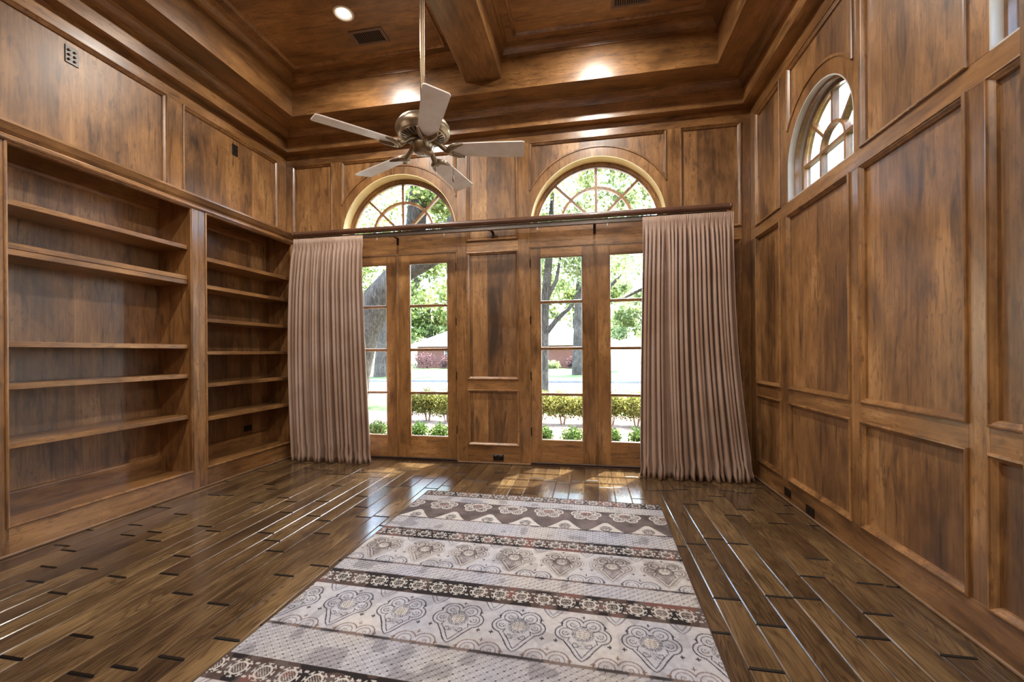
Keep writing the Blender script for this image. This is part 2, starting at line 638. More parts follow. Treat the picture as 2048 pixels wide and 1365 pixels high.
# ---------- right wall
RW = {'cu': (3.447, 1.643), 'r': 0.447, 'cz': 2.823, 'sill': 2.556}
wall_right = MB()
wbox(wall_right, map_right, YF - 0.3, YB + 0.25, -0.12, RW['sill'], -0.165, -0.03)
for (a, b) in ((3.894, YB + 0.25), (2.09, 3.0), (YF - 0.3, 1.196)):
    wbox(wall_right, map_right, a, b, RW['sill'], TOPW, -0.165, -0.03)
for cu in RW['cu']:
    arc_field(wall_right, map_right, cu, RW['cz'], RW['r'], cu - 0.447, cu + 0.447, TOPW, -0.165, -0.03)
wall_right = wall_right.build('wall_right', WY, kind='structure', label='dark stained wood panelled wall with arched windows')
str_ = lambda a, b, z0, z1: board('stile', map_right, a, b, z0, z1, WZ, wall_right)
rar = lambda a, b, z0, z1: board('rail', map_right, a, b, z0, z1, WY, wall_right)
rar(YF, YB, ZP - 0.012, ZS1)
rar(YF, YB, 2.448, RW['sill'])
for (a, b) in ((4.565, YB), (3.894, 4.025), (2.93, 3.0), (2.09, 2.19), (1.08, 1.196), (YF, -0.2)):
    str_(a, b, RW['sill'], ZP - 0.012)
for (a, b) in ((4.575, YB), (3.905, 4.035), (2.945, 3.045), (2.10, 2.20), (1.08, 1.196), (YF, -0.2)):
    str_(a, b, 0.19, 2.448)
cols = ((4.035, 4.575), (3.045, 3.905), (2.20, 2.945), (1.196, 2.10), (-0.2, 1.08))
for (a, b) in cols:
    rar(a, b, 0.855, 0.970)
    panel(map_right, a, b, 0.970, 2.448, wall_right)
    panel(map_right, a, b, 0.19, 0.855, wall_right)
rar(YF, YB, 0.0, 0.19)
for (a, b) in ((4.025, 4.565), (2.19, 2.93), (-0.2, 1.08)):
    panel(map_right, a, b, RW['sill'], ZP - 0.012, wall_right)
for cu in RW['cu']:
    arch_dressing(map_right, cu, RW['cz'], RW['r'], cu - 0.447, cu + 0.447, wall_right, 0.112, top=ZP - 0.012)

# ---------- left wall: upper panelling above the bookcases, plain lining below
wall_left = MB()
wbox(wall_left, map_left, YF - 0.3, YB + 0.25, 2.83, TOPW, -0.36, -0.03)
wall_left.box(-4.25, -4.09, YF - 0.3, YB + 0.25, -0.12, 2.83)
wall_left.box(-4.09, -3.72, YF, 1.86, -0.02, 2.80)
wall_left = wall_left.build('wall_left', WZ, kind='structure', label='dark stained wood panelled wall above and behind the bookcases')
stl = lambda a, b, z0, z1: board('stile', map_left, a, b, z0, z1, WZ, wall_left)
ral = lambda a, b, z0, z1: board('rail', map_left, a, b, z0, z1, WY, wall_left)
ral(YF, YB, ZP, ZS1)
for (a, b) in ((4.565, YB), (3.18, 3.335), (1.72, 1.86), (YF, -0.2)):
    stl(a, b, 2.83, ZP)
for (a, b) in ((3.335, 4.565), (1.86, 3.18), (-0.2, 1.72)):
    panel(map_left, a, b, 2.83, ZP, wall_left)
mp_low = map_face
for (a, b) in ((YF, -0.2), (1.72, 1.862)):
    board('stile', mp_low, a, b, 0.0, 2.80, WZ, wall_left, -0.02, 0.0)
board('rail', mp_low, -0.2, 1.72, 0.0, 0.19, WY, wall_left, -0.02, 0.0)
board('rail', mp_low, -0.2, 1.72, 0.855, 0.97, WY, wall_left, -0.02, 0.0)
board('rail', mp_low, -0.2, 1.72, 2.448, 2.80, WY, wall_left, -0.02, 0.0)
panel(mp_low, -0.2, 1.72, 0.97, 2.448, wall_left)
panel(mp_low, -0.2, 1.72, 0.19, 0.855, wall_left)

# ---------- front wall behind the camera
wf = MB()
wf.box(-4.2, 1.95, YF - 0.25, YF, -0.12, TOPW)
wall_front = wf.build('wall_front', WZ, kind='structure', label='plain stained wood wall behind the viewer')

# door casing that closes the view on the right
tb = MB()
tb.box(1.602, 1.668, 1.70, 1.889, 0.0, 3.83, 0.004)
trim_casing = tb.build('trim_1', make_wood('dark_casing_wood', 'z', tone=0.45), kind='structure', label='dark tall casing board at the right edge')
mb = MB(); mb.box(1.596, 1.606, 1.72, 1.76, 0.0, 3.83, 0.003); mb.build('casing_bead', WZ, trim_casing)

# shoe mouldings along the floor
def shoe(name, a, b):
    mb = MB()
    mb.box(a[0], b[0], a[1], b[1], 0.0005, 0.019, 0.005)
    return mb.build(name, M_SHOE, kind='structure', label='narrow pale shoe strip along the floor')
shoe('baseboard_right', (XR - 0.014, 1.90), (XR - 0.0005, YB - 0.015))
shoe('baseboard_left', (XF + 0.0005, 1.86), (XF + 0.014, YB - 0.015))
shoe('baseboard_back', (-1.535, YB - 0.013), (-0.668, YB - 0.0005))

# ---------- floor: dark slab and individual planks
fs = MB()
fs.box(-4.2, 1.95, YF - 0.25, YB + 0.25, -0.12, -0.007)
floor = fs.build('floor', M_DARKSLAB, kind='structure', label='dark distressed oak plank floor')
PW = 0.1375
rng = random.Random(11)
def plank_mesh(mb, x0, x1, y0, y1):
    g, b, d, e = 0.0006, 0.0055, 0.004, 0.0085
    x0 += g; x1 -= g; y0 += 0.0018; y1 -= 0.0018
    V = [(x0, y0, -0.008), (x1, y0, -0.008), (x1, y1, -0.008), (x0, y1, -0.008),
         (x0, y0, -d), (x1, y0, -d), (x1, y1, -d), (x0, y1, -d),
         (x0 + b, y0 + e, 0), (x1 - b, y0 + e, 0), (x1 - b, y1 - e, 0), (x0 + b, y1 - e, 0)]
    F = [(8, 9, 10, 11)]
    for i in range(4):
        j = (i + 1) % 4
        F.append((i, j, 4 + j, 4 + i))
        F.append((4 + i, 4 + j, 8 + j, 8 + i))
    mb.add(V, F)
    mb.ends = getattr(mb, 'ends', []) + [len(mb.f) - 8 + k for k in (0, 1, 4, 5)]
xs0 = -0.055 - 29 * PW
near = MB()
row = 0
x = xs0
while x < XR + 0.0:
    a, b = max(x, XBK - 0.01), min(x + PW, XR + 0.02)
    y = YB + 0.03
    first = True
    yend = YB + 0.03 if True else 0
    y -= 0
    start = YB + 0.028
    cur = start
    L = rng.uniform(0.12, 0.75)
    while cur > 0.9:
        nxt = cur - L
        if nxt < 1.15:
            nxt = 0.9 - rng.uniform(0, 0.2) if cur < 1.4 else nxt
        mb = MB()
        plank_mesh(mb, a, b, max(nxt, 0.6), cur)
        if b > XF - 0.05:
            pk = mb.build('plank', FLOORM, floor, recalc=False)
            pk.data.materials.append(M_ENDSTAIN)
            for q in mb.ends:
                pk.data.polygons[q].material_index = 1
        cur = max(nxt, 0.6)
        L = rng.choice((rng.uniform(0.35, 0.7), rng.uniform(0.6, 1.15)))
    while cur > YF:
        nxt = max(cur - rng.uniform(0.6, 1.1), YF)
        plank_mesh(near, a, b, nxt, cur)
        cur = nxt
    x += PW
near.build('plank_field', FLOORM, floor, recalc=False, kind='stuff')

# ---------- ceiling: stepped perimeter, beam and two coffers
def ceil_mat():
    return NT
ceiling_root = MB()
ceiling_root.box(-4.2, 1.95, YF - 0.25, YB + 0.25, ZC + 0.012, TOPW + 0.1)
ceiling = ceiling_root.build('ceiling', WX, kind='structure', label='dark stained wood coffered ceiling with a heavy beam')

def ring_side(name, rect, prof, side, mat, smooth=False):
    """one mitred side of a stepped profile running round the inside of rect = (x0, x1, y0, y1); prof = [(inset, z)]"""
    x0, x1, y0, y1 = rect
    V, F = [], []
    for (d, z) in prof:
        c = {'back': ((x0 + d, y1 - d), (x1 - d, y1 - d)), 'front': ((x0 + d, y0 + d), (x1 - d, y0 + d)),
             'left': ((x0 + d, y0 + d), (x0 + d, y1 - d)), 'right': ((x1 - d, y0 + d), (x1 - d, y1 - d))}[side]
        V += [(c[0][0], c[0][1], z), (c[1][0], c[1][1], z)]
    for i in range(len(prof) - 1):
        F.append((2 * i, 2 * i + 1, 2 * i + 3, 2 * i + 2))
    mb = MB()
    mb.add(V, F, smooth)
    return mb.build(name, mat, ceiling)

RECT = (XL, XR, YF, YB)
CROWN1 = [(0.100, 3.995), (0.108, 3.995), (0.110, 4.004), (0.118, 4.006), (0.120, 4.014), (0.128, 4.020), (0.140, 4.030), (0.150, 4.044), (0.156, 4.052), (0.168, 4.052), (0.172, 4.060), (0.182, 4.062), (0.182, 4.070)]
def crown2(z0, z1, d0, depth):
    pts = [(0, 0), (0.10, 0.0), (0.12, 0.10), (0.20, 0.12), (0.22, 0.22), (0.30, 0.30), (0.42, 0.42), (0.58, 0.55), (0.70, 0.70), (0.74, 0.80), (0.86, 0.82), (0.88, 0.93), (1.0, 0.95), (1.0, 1.03)]
    return [(d0 + p * depth, z0 + q * (z1 - z0)) for p, q in pts]
for side in ('back', 'right', 'left', 'front'):
    m = WX if side in ('back', 'front') else WY
    ring_side('soffit_board', RECT, [(-0.02, ZS1), (0.100, ZS1)], side, m)
    ring_side('fascia_board', RECT, [(0.100, ZS1), (0.100, 4.06)], side, m)
    ring_side('crown_moulding', RECT, CROWN1, side, m)
    ring_side('soffit_board', RECT, [(0.10, 4.067), (0.430, 4.067)], side, m)
    ring_side('fascia_board', RECT, [(0.430, 4.067), (0.430, ZC + 0.02)], side, m)
bm_ = MB()
bm_.box(-1.28, -0.89, YF + 0.43, YB - 0.432, 4.195, ZC + 0.01, 0.002)
bm_.build('ceiling_beam', WY, ceiling)
COFFERS = ((-3.38, -1.28, YF + 0.43, YB - 0.43), (-0.89, 1.24, YF + 0.43, YB - 0.43))
for rect in COFFERS:
    for side in ('back', 'right', 'left', 'front'):
        m = WX if side in ('back', 'front') else WY
        ring_side('coffer_crown', rect, crown2(4.40, ZC, 0.0, 0.085), side, m)
    x0, x1, y0, y1 = rect
    mb = MB()
    mb.box(x0 - 0.01, x1 + 0.01, y0 - 0.01, y1 + 0.01, ZC, ZC + 0.012)
    mb.build('coffer_panel', WX, ceiling)
    map_ceil = lambda u, v, w: (u, v, ZC - w)
    frame_moulding(map_ceil, x0 + 0.165, x1 - 0.165, y0 + 0.165, y1 - 0.165, WY, ceiling,
                   prof=[(0, 0), (0, 0.014), (0.006, 0.018), (0.012, 0.014), (0.018, 0.012), (0.026, 0.004), (0.03, 0.0)], name='coffer_moulding')

# ---------- glazed double doors in the back wall
def door_pair(n, xa, xb, hinge_right_visible):
    xm = (xa + xb) / 2
    root = empty('door_%d' % n, (xm, YB, 0.0), kind='structure', label='glazed wooden double door with four panes in each leaf')
    YD0, YD1 = YB + 0.012, YB + 0.057
    # frame
    mb = MB()
    for (a, b) in ((xa, xa + 0.010), (xb - 0.010, xb)):
        mb.box(a, b, YB + 0.002, YB + 0.24, 0.0, 2.504)
    mb.box(xa, xb, YB + 0.002, YB + 0.24, 2.498, 2.505)
    mb.build('door_frame', WZ, root)
    mb = MB()
    mb.box(xa, xb, YB - 0.010, YB + 0.26, -0.006, 0.012, 0.003)
    mb.box(xa, xb, YB + 0.004, YB + 0.24, 0.012, 0.030, 0.003)
    mb.build('threshold', M_HINGE, root)
    leaves = ((xa + 0.011, xm - 0.001, 0.115, 0.150), (xm + 0.001, xb - 0.011, 0.150, 0.115))
    for li, (a, b, sl, sr) in enumerate(leaves):
        leaf = empty('door_leaf', ((a + b) / 2, YD0, 0.035))
        leaf.parent = root
        leaf.matrix_parent_inverse = Matrix.Translation(-Vector(root['_loc']))
        ga, gb = a + sl, b - sr
        for (p, q) in ((a, ga), (gb, b)):
            mb = MB(); mb.box(p, q, YD0, YD1, 0.035, 2.495, 0.002); mb.build('stile', WZ, leaf)
        mb = MB(); mb.box(ga, gb, YD0, YD1, 2.385, 2.495, 0.002); mb.build('rail', WX, leaf)
        mb = MB(); mb.box(ga, gb, YD0, YD1, 0.035, 0.292, 0.002); mb.build('rail', WX, leaf)
        zs = [0.292, 0.815, 1.340, 1.872, 2.385]
        for z in zs[1:-1]:
            mb = MB(); mb.box(ga, gb, YD0 + 0.006, YD1 - 0.006, z - 0.010, z + 0.010, 0.003); mb.build('muntin', WX, leaf)
        for i in range(4):
            z0, z1 = zs[i] + (0.01 if i else 0), zs[i + 1] - (0.01 if i < 3 else 0)
            mb = MB(); mb.box(ga, gb, YD0 + 0.022, YD0 + 0.028, z0, z1)
            mb.build('pane', M_GLASS, leaf)
            frame_moulding(lambda u, v, w: (u, YD0 - w, v), ga, gb, z0, z1, WZ, leaf,
                           prof=[(0.0, -0.001), (0.003, -0.002), (0.008, -0.010), (0.009, -0.021)], name='glazing_bead')
        hx = a if li == 0 else b
        for z in (0.34, 0.98, 1.62, 2.27):
            mb = MB()
            mb.tube([(hx, YD0 - 0.006, z), (hx, YD0 - 0.006, z + 0.095)], 0.0075, 10)
            mb.build('hinge', M_HINGE, leaf)
    mb = MB()
    mb.box(xm - 0.016, xm + 0.016, YD0 - 0.012, YD0 - 0.0005, 0.035, 2.494, 0.004)
    mb.box(xm - 0.004, xm + 0.004, YD0 - 0.018, YD0 - 0.012, 0.035, 2.494, 0.003)
    mb.build('astragal', WZ, root)
    return root
door_pair(1, -3.05, -1.535, True)
door_pair(2, -0.668, 0.832, True)

# ---------- arched transom windows
def transom_back(n, cu):
    r, cz = BW['r'], BW['cz']
    root = empty('window_%d' % n, (cu, YB + 0.15, cz), kind='structure', label='half-round transom window with spoked glazing bars')
    mb = MB()
    arc_strip(mb, map_back, cu, cz, r - 0.008, r, -0.24, 0.0, smooth=False)
    wbox(mb, map_back, cu - r, cu + r, cz - 0.004, cz + 0.010, -0.24, -0.001)
    mb.build('window_reveal', M_REVEAL, root)
    mb = MB()
    arc_strip(mb, map_back, cu, cz, r - 0.050, r - 0.006, -0.20, -0.135)
    arc_strip(mb, map_back, cu, cz, r - 0.066, r - 0.046, -0.19, -0.150)
    wbox(mb, map_back, cu - r + 0.01, cu + r - 0.01, cz + 0.006, cz + 0.055, -0.20, -0.135)
    mb.build('window_frame', WZ, root)
    ri = 0.40
    mb = MB(); arc_strip(mb, map_back, cu, cz + 0.05, ri - 0.015, ri + 0.015, -0.19, -0.15); mb.build('muntin', WZ, root)
    for k, ang in enumerate((45, 90, 135)):
        t = R_(ang)
        mb = MB()
        bar(mb, map_back, (cu + 0.02 * math.cos(t), cz + 0.05 + 0.02 * math.sin(t)),
            (cu + (r - 0.05 - 0.03 * math.sin(t)) * math.cos(t), cz + 0.05 + (r - 0.055 - 0.05 * math.sin(t)) * math.sin(t)), 0.015, -0.191, -0.149)
        mb.build('muntin', WZ, root)
    # panes: inner and outer sectors
    for (ra_, rb_) in ((0.0, ri), (ri, r - 0.05)):
        for k in range(4):
            mb = MB()
            V, F = [], []
            N = 10
            for i in range(N + 1):
                t = math.pi * (k + i / N) / 4
                V += [map_back(cu + ra_ * math.cos(t), cz + 0.03 + ra_ * math.sin(t), -0.172), map_back(cu + rb_ * math.cos(t), cz + 0.03 + min(rb_, r - 0.07) * math.sin(t), -0.172)]
            for i in range(N):
                F.append((2 * i, 2 * i + 1, 2 * i + 3, 2 * i + 2))
            mb.add(V, F)
            mb.build('pane', M_GLASS, root)
for i, cu in enumerate(BW['cu']):
    transom_back(i + 1, cu)

M_REVEAL_W = plain('painted_window_reveal', srgb(196, 194, 190), 0.45)
def window_right(n, cu):
    r, cz, sill = RW['r'], RW['cz'], RW['sill']
    root = empty('window_%d' % n, (XR + 0.15, cu, sill), kind='structure', label='arched side window with curved glazing bars')
    mp = map_right
    mb = MB()
    arc_strip(mb, mp, cu, cz, r - 0.008, r, -0.16, 0.0)
    for s in (-1, 1):
        wbox(mb, mp, cu + s * (r - 0.008), cu + s * r, sill, cz, -0.16, 0.0)
    wbox(mb, mp, cu - r, cu + r, sill - 0.004, sill + 0.008, -0.16, -0.002)
    mb.build('window_reveal', M_REVEAL_W, root)
    def hoop(ra_, rb_, w0, w1, name, mat):
        mb = MB()
        arc_strip(mb, mp, cu, cz, ra_, rb_, w0, w1)
        for s in (-1, 1):
            wbox(mb, mp, cu + s * ra_, cu + s * rb_, sill + 0.006, cz, w0, w1)
        return mb.build(name, mat, root)
    hoop(r - 0.026, r - 0.006, -0.075, -0.045, 'window_frame', WZ)
    hoop(r - 0.045, r - 0.007, -0.155, -0.105, 'sash', WZ)
    mb = MB(); wbox(mb, mp, cu - r + 0.03, cu + r - 0.03, sill + 0.006, sill + 0.045, -0.16, -0.10); mb.build('sash_rail', WY, root)
    ri = 0.155
    hoop(ri - 0.012, ri + 0.012, -0.15, -0.105, 'muntin', WZ)
    mb = MB(); bar(mb, mp, (cu - r + 0.05, cz), (cu + r - 0.05, cz), 0.012, -0.151, -0.104); mb.build('muntin', WY, root)
    for ang in (45, 90, 135):
        t = R_(ang)
        mb = MB(); bar(mb, mp, (cu + (ri + 0.008) * math.cos(t), cz + (ri + 0.008) * math.sin(t)), (cu + (r - 0.05) * math.cos(t), cz + (r - 0.05) * math.sin(t)), 0.012, -0.15, -0.105)
        mb.build('muntin', WZ, root)
    # panes: sectors above the bar, rectangles below
    for (ra_, rb_, ks) in ((0.0, ri, 1), (ri, r - 0.05, 4)):
        for k in range(ks):
            V, F, N = [], [], 12
            for i in range(N + 1):
                t = math.pi * (k + i / N) / ks
                V += [mp(cu + ra_ * math.cos(t), cz + ra_ * math.sin(t), -0.128), mp(cu + rb_ * math.cos(t), cz + rb_ * math.sin(t), -0.128)]
            for i in range(N):
                F.append((2 * i, 2 * i + 1, 2 * i + 3, 2 * i + 2))
            mb = MB(); mb.add(V, F); mb.build('pane', M_GLASS, root)
    for (a, b) in ((cu - r + 0.05, cu - ri), (cu - ri, cu + ri), (cu + ri, cu + r - 0.05)):
        mb = MB(); wbox(mb, mp, a, b, sill + 0.04, cz, -0.130, -0.126); mb.build('pane', M_GLASS, root)
for i, cu in enumerate(RW['cu']):
    window_right(i + 3, cu)

# ================================================================== OBJECTS
def thing(name, loc, label, cat, group=None):
    o = empty(name, loc, label=label, category=cat)
    if group:
        o['group'] = group
    return o

# ---------- built-in bookcases
def bookcase(y0, y1, ya, yb, shelves, label):
    """opening y0..y1, carcass ya..yb"""
    root = thing('bookcase', (XF - 0.2, (y0 + y1) / 2, 0.0), label, 'bookcase', 'built-in bookcases on the left wall')
    zb, zt = 0.195, 2.690
    mb = MB(); mb.box(XBK - 0.015, XBK, ya, yb, 0.0, 2.83); mb.build('back_panel', WB, root)
    for (a, b) in ((ya, y0), (y1, yb)):
        if b - a > 0.03:
            mb = MB()
            s0, s1 = (b - 0.022, b) if a == ya else (a, a + 0.022)
            mb.box(XBK, XF - 0.02, s0, s1, 0.0, 2.80)
            mb.build('side_panel', WZ, root)
        else:
            mb = MB(); mb.box(XBK, XF - 0.02, a, b, 0.0, 2.80); mb.build('side_panel', WZ, root)
    mb = MB(); mb.box(XBK, XF - 0.02, y0, y1, 2.80, 2.828); mb.build('top_board', WY, root)
    mb = MB(); mb.box(XBK, XF - 0.02, y0, y1, 0.165, 0.19, 0.001); mb.build('bottom_board', WY, root)
    # face frame
    for (a, b) in ((ya, y0), (y1, yb)):
        mb = MB(); mb.box(XF - 0.02, XF, a, b, 0.0, 2.80, 0.0012); mb.build('face_stile', WZ, root)
    mb = MB(); mb.box(XF - 0.02, XF, y0, y1, zt, 2.80, 0.0012); mb.build('face_rail', WY, root)
    mb = MB(); mb.box(XF - 0.02, XF, y0, y1, 0.0, zb, 0.0012); mb.build('face_rail', WY, root)
    frame_moulding(map_face, y0, y1, zb, zt, WZ, root,
                   prof=[(-0.014, 0.0), (-0.014, 0.006), (-0.009, 0.010), (-0.004, 0.010), (-0.001, 0.005), (0.003, 0.004), (0.007, -0.002), (0.008, -0.022)], name='opening_bead')
    for (z0, z1) in shelves:
        mb = MB(); mb.box(XBK, XF - 0.034, y0 + 0.001, y1 - 0.001, z0, z1, 0.0025); mb.build('shelf', WY, root)
    # base and crown inside, along the back
    mb = MB()
    P = [(0.0, 0.335), (0.004, 0.333), (0.010, 0.325), (0.012, 0.318), (0.016, 0.314), (0.016, 0.19)]
    V = [(XBK + d, y, z) for (d, z) in P for y in (y0, y1)]
    mb.add(V, [(2 * i, 2 * i + 1, 2 * i + 3, 2 * i + 2) for i in range(len(P) - 1)])
    mb.build('inner_base', WY, root)
    mb = MB()
    P = [(0.0, 2.660), (0.004, 2.662), (0.006, 2.668), (0.007, 2.672), (0.010, 2.684), (0.010, 2.80)]
    V = [(XBK + d, y, z) for (d, z) in P for y in (y0, y1)]
    mb.add(V, [(2 * i, 2 * i + 1, 2 * i + 3, 2 * i + 2) for i in range(len(P) - 1)])
    mb.build('inner_crown', WY, root)
    return root
SH_L = [(2.297, 2.336), (2.010, 2.050), (1.966, 2.007), (1.358, 1.396), (1.078, 1.118), (0.690, 0.730)]
SH_R = [(2.232, 2.272), (1.956, 1.996), (1.625, 1.661), (1.299, 1.333), (0.974, 1.012), (0.640, 0.679)]
bc1 = bookcase(2.045, 3.312, 1.862, 3.390, SH_L, 'wide built-in bookcase with a doubled shelf, nearest the viewer')
bc2 = bookcase(3.472, 4.668, 3.391, 4.718, SH_R, 'built-in bookcase in the corner beside the left curtain')

# cornice over both bookcases
mb = MB()
P = [(0.0, 2.694), (0.016, 2.698), (0.022, 2.708), (0.022, 2.722), (0.014, 2.732), (0.010, 2.742), (0.018, 2.748), (0.030, 2.760), (0.050, 2.792), (0.056, 2.800), (0.056, 2.818), (-0.112, 2.818)]
V = [(XF + 0.0005 + d, y, z) for (d, z) in P for y in (1.862, YB - 0.001)]
mb.add(V, [(2 * i, 2 * i + 1, 2 * i + 3, 2 * i + 2) for i in range(len(P) - 1)])
mb.build('trim_2', WY, kind='structure', label='moulded cornice running over both bookcases')

# ---------- curtains
def curtain(name, label, top, bot, N, seed, ytop, ybot, zt, sway):
    rg = random.Random(seed)
    root = thing(name, ((top[0] + top[1]) / 2, ytop, 0.0), label, 'curtain', 'pair of pleated curtains')
    ns, nt = N * 14, 46
    ph = [rg.uniform(-0.5, 0.5) for _ in range(N + 2)]
    am = [rg.uniform(0.55, 1.45) for _ in range(N + 2)]
    bx = [rg.uniform(-1, 1) for _ in range(N + 2)]
    by = [rg.uniform(-1, 1) for _ in range(N + 2)]
    V, Q = [], []
    def lerp(arr, k):
        i = int(math.floor(k)); f = k - i
        f = f * f * (3 - 2 * f)
        return arr[i] * (1 - f) + arr[min(i + 1, len(arr) - 1)] * f
    for j in range(nt + 1):
        t = j / nt
        z = zt * (1 - t) + 0.006 * t
        drop = zt - z
        pinch = 1 - math.exp(-((drop - 0.10) / 0.05) ** 2) if drop < 0.30 else 1.0
        open_ = min(1.0, max(0.0, (drop - 0.08) / 0.5))
        amp = (0.013 + 0.050 * open_ ** 0.6) * (0.45 + 0.55 * pinch)
        e = t ** 1.3
        x0 = top[0] * (1 - e) + bot[0] * e + sway[0] * math.sin(math.pi * t)
        x1 = top[1] * (1 - e) + bot[1] * e + sway[1] * math.sin(math.pi * t)
        yc = ytop * (1 - t) + ybot * t
        for i in range(ns + 1):
            s = i / ns
            k = s * N
            p = lerp(ph, k) * (0.35 + 0.65 * open_)
            a = 2 * math.pi * (k + 0.85 * p)
            f = 2 * abs(math.cos(a / 2)) ** 0.62 - 1.2
            hb = min(1.0, max(0.0, (0.15 - drop) / 0.07))
            f = f * (1 - hb) + hb * 0.9 * (abs(math.sin(1.5 * a)) ** 0.7 * 2 - 1)
            xx = x0 + (x1 - x0) * s + 0.010 * lerp(bx, k) * t * 2 + 0.006 * math.sin(2 * a) * open_
            yy = yc - amp * lerp(am, k) * f - 0.022 * lerp(by, k) * t * t
            # slight break near the hem
            if z < 0.22:
                q = (0.22 - z) / 0.22
                yy -= 0.012 * math.sin(3.1 * q) * lerp(by, N + 1 - k)
                xx += 0.006 * math.sin(5 * q + 3 * lerp(bx, k))
            V.append((xx, yy, z))
    W = ns + 1
    for j in range(nt):
        for i in range(ns):
            Q.append((j * W + i, j * W + i + 1, (j + 1) * W + i + 1, (j + 1) * W + i))
    o = fast_mesh('fabric', V, Q, M_CURT, root, smooth=True)
    sol = o.modifiers.new('thickness', 'SOLIDIFY')
    sol.thickness = 0.003
    # hem stitch band and header band follow the folds
    hem = []
    rows = [j for j in range(nt + 1) if 0.135 <= zt * (1 - j / nt) <= 0.20][:1] or [nt - 3]
    for r0 in rows[:1]:
        VV, QQ = [], []
        for i in range(W):
            p = Vector(V[r0 * W + i])
            VV += [(p.x, p.y - 0.0035, p.z + 0.004), (p.x, p.y - 0.0035, p.z - 0.004)]
        for i in range(W - 1):
            QQ.append((2 * i, 2 * i + 2, 2 * i + 3, 2 * i + 1))
        fast_mesh('hem_fold', VV, QQ, M_CURT, root, smooth=True)
    return root
YROD = 4.50
curtain('curtain', 'taupe satin pleated curtain beside the bookcase', (-3.530, -2.615), (-3.560, -2.535), 18, 3, YROD - 0.010, 4.50, 2.694, (-0.05, 0.0))
curtain('curtain', 'taupe satin pleated curtain beside the right panelled wall', (0.560, 1.435), (0.505, 1.600), 21, 5, YROD - 0.010, 4.44, 2.694, (-0.01, -0.04))

# ---------- curtain pole with hidden track
rod = thing('curtain_rod', (-1.05, YROD, 2.75), 'long brown wooden curtain pole over the doors', 'curtain rod')
mb = MB(); mb.tube([(-3.53, YROD, 2.752), (1.40, YROD, 2.752)], 0.033, 24); mb.build('pole', M_ROD, rod)
for (a, b) in ((-3.545, -3.528), (1.398, 1.415)):
    mb = MB(); mb.tube([(a - 0.002, YROD, 2.752), (a, YROD, 2.752), (b, YROD, 2.752), (b + 0.002, YROD, 2.752)], [0.030, 0.037, 0.037, 0.030], 24); mb.build('end_cap', M_ROD, rod)
mb = MB()
mb.box(-3.50, 1.38, YROD + 0.012, YROD + 0.045, 2.668, 2.700, 0.004)
mb.box(-3.50, 1.38, YROD + 0.022, YROD + 0.035, 2.700, 2.722)
mb.build('track', M_TRACK, rod)
for xb_ in (-3.40, -2.28, -1.09, 0.07, 1.30):
    mb = MB()
    mb.box(xb_ - 0.014, xb_ + 0.014, YROD + 0.02, YB - 0.004, 2.690, 2.704, 0.002)
    mb.box(xb_ - 0.014, xb_ + 0.014, YB - 0.0045, YB - 0.0005, 2.615, 2.704, 0.001)
    mb.tube([(xb_, YROD + 0.03, 2.66), (xb_, YROD + 0.03, 2.70)], 0.006, 8)
    mb.build('bracket', M_HINGE, rod)
for xb_ in (-1.62, -0.55, 0.20, -2.45):
    mb = MB(); mb.tube([(xb_, YROD + 0.028, 2.640), (xb_, YROD + 0.028, 2.668)], 0.007, 8); mb.build('carrier', M_WHITE, rod)

# ---------- ceiling fan
FX, FY = -1.085, 2.633
fan = thing('ceiling_fan', (FX, FY, 2.63), 'five-blade ceiling fan with whitewashed blades on a long bronze downrod', 'ceiling fan')
ZB = 2.665
mb = MB(); mb.tube([(FX, FY, 2.88), (FX, FY, 4.14)], 0.0165, 20); mb.build('downrod', M_BRONZE, fan)
mb = MB(); mb.lathe([(0.017, 4.09), (0.045, 4.10), (0.068, 4.14), (0.075, 4.194), (0.0, 4.194)], (FX, FY, 0), 32); mb.build('canopy', M_BRONZE, fan)
mb = MB(); mb.lathe([(0.017, 2.93), (0.026, 2.925), (0.030, 2.885), (0.06, 2.872), (0.115, 2.862), (0.158, 2.842), (0.178, 2.812), (0.182, 2.788), (0.178, 2.772), (0.168, 2.764), (0.160, 2.757)], (FX, FY, 0), 48); mb.build('motor_housing', M_PEWTER, fan)
mb = MB(); mb.lathe([(0.160, 2.757), (0.154, 2.752), (0.150, 2.760), (0.146, 2.752), (0.10, 2.738), (0.06, 2.730), (0.0, 2.730)], (FX, FY, 0), 48); vent_plate = mb.build('vent_plate', M_PEWTER, fan)
for k in range(28):
    t = 2 * math.pi * k / 28
    mb = MB()
    c, s = math.cos(t), math.sin(t)
    V = []
    for (r, hw) in ((0.098, 0.004), (0.140, 0.0065)):
        zz = 2.738 + (r - 0.10) / 0.046 * 0.014 - 0.0015
        for sg in (-1, 1):
            V.append((FX + c * r - s * hw * sg, FY + s * r + c * hw * sg, zz))
    mb.add(V, [(0, 1, 3, 2)])
    mb.build('slot', M_HOLE, vent_plate, recalc=False)
mb = MB(); mb.lathe([(0.060, 2.732), (0.060, 2.708), (0.052, 2.704), (0.052, 2.700)], (FX, FY, 0), 32); mb.build('hub', M_BLACK, fan)
mb = MB(); mb.lathe([(0.0, 2.706), (0.066, 2.706), (0.073, 2.701), (0.074, 2.690), (0.069, 2.672), (0.066, 2.658), (0.058, 2.644), (0.040, 2.636), (0.0, 2.634)], (FX, FY, 0), 40); sw = mb.build('switch_housing', M_PEWTER, fan)
mb = MB(); mb.lathe([(0.0, 2.632), (0.005, 2.632), (0.006, 2.6345)], (FX, FY, 0), 12); mb.build('screw', M_BLACK, sw)
BL = []
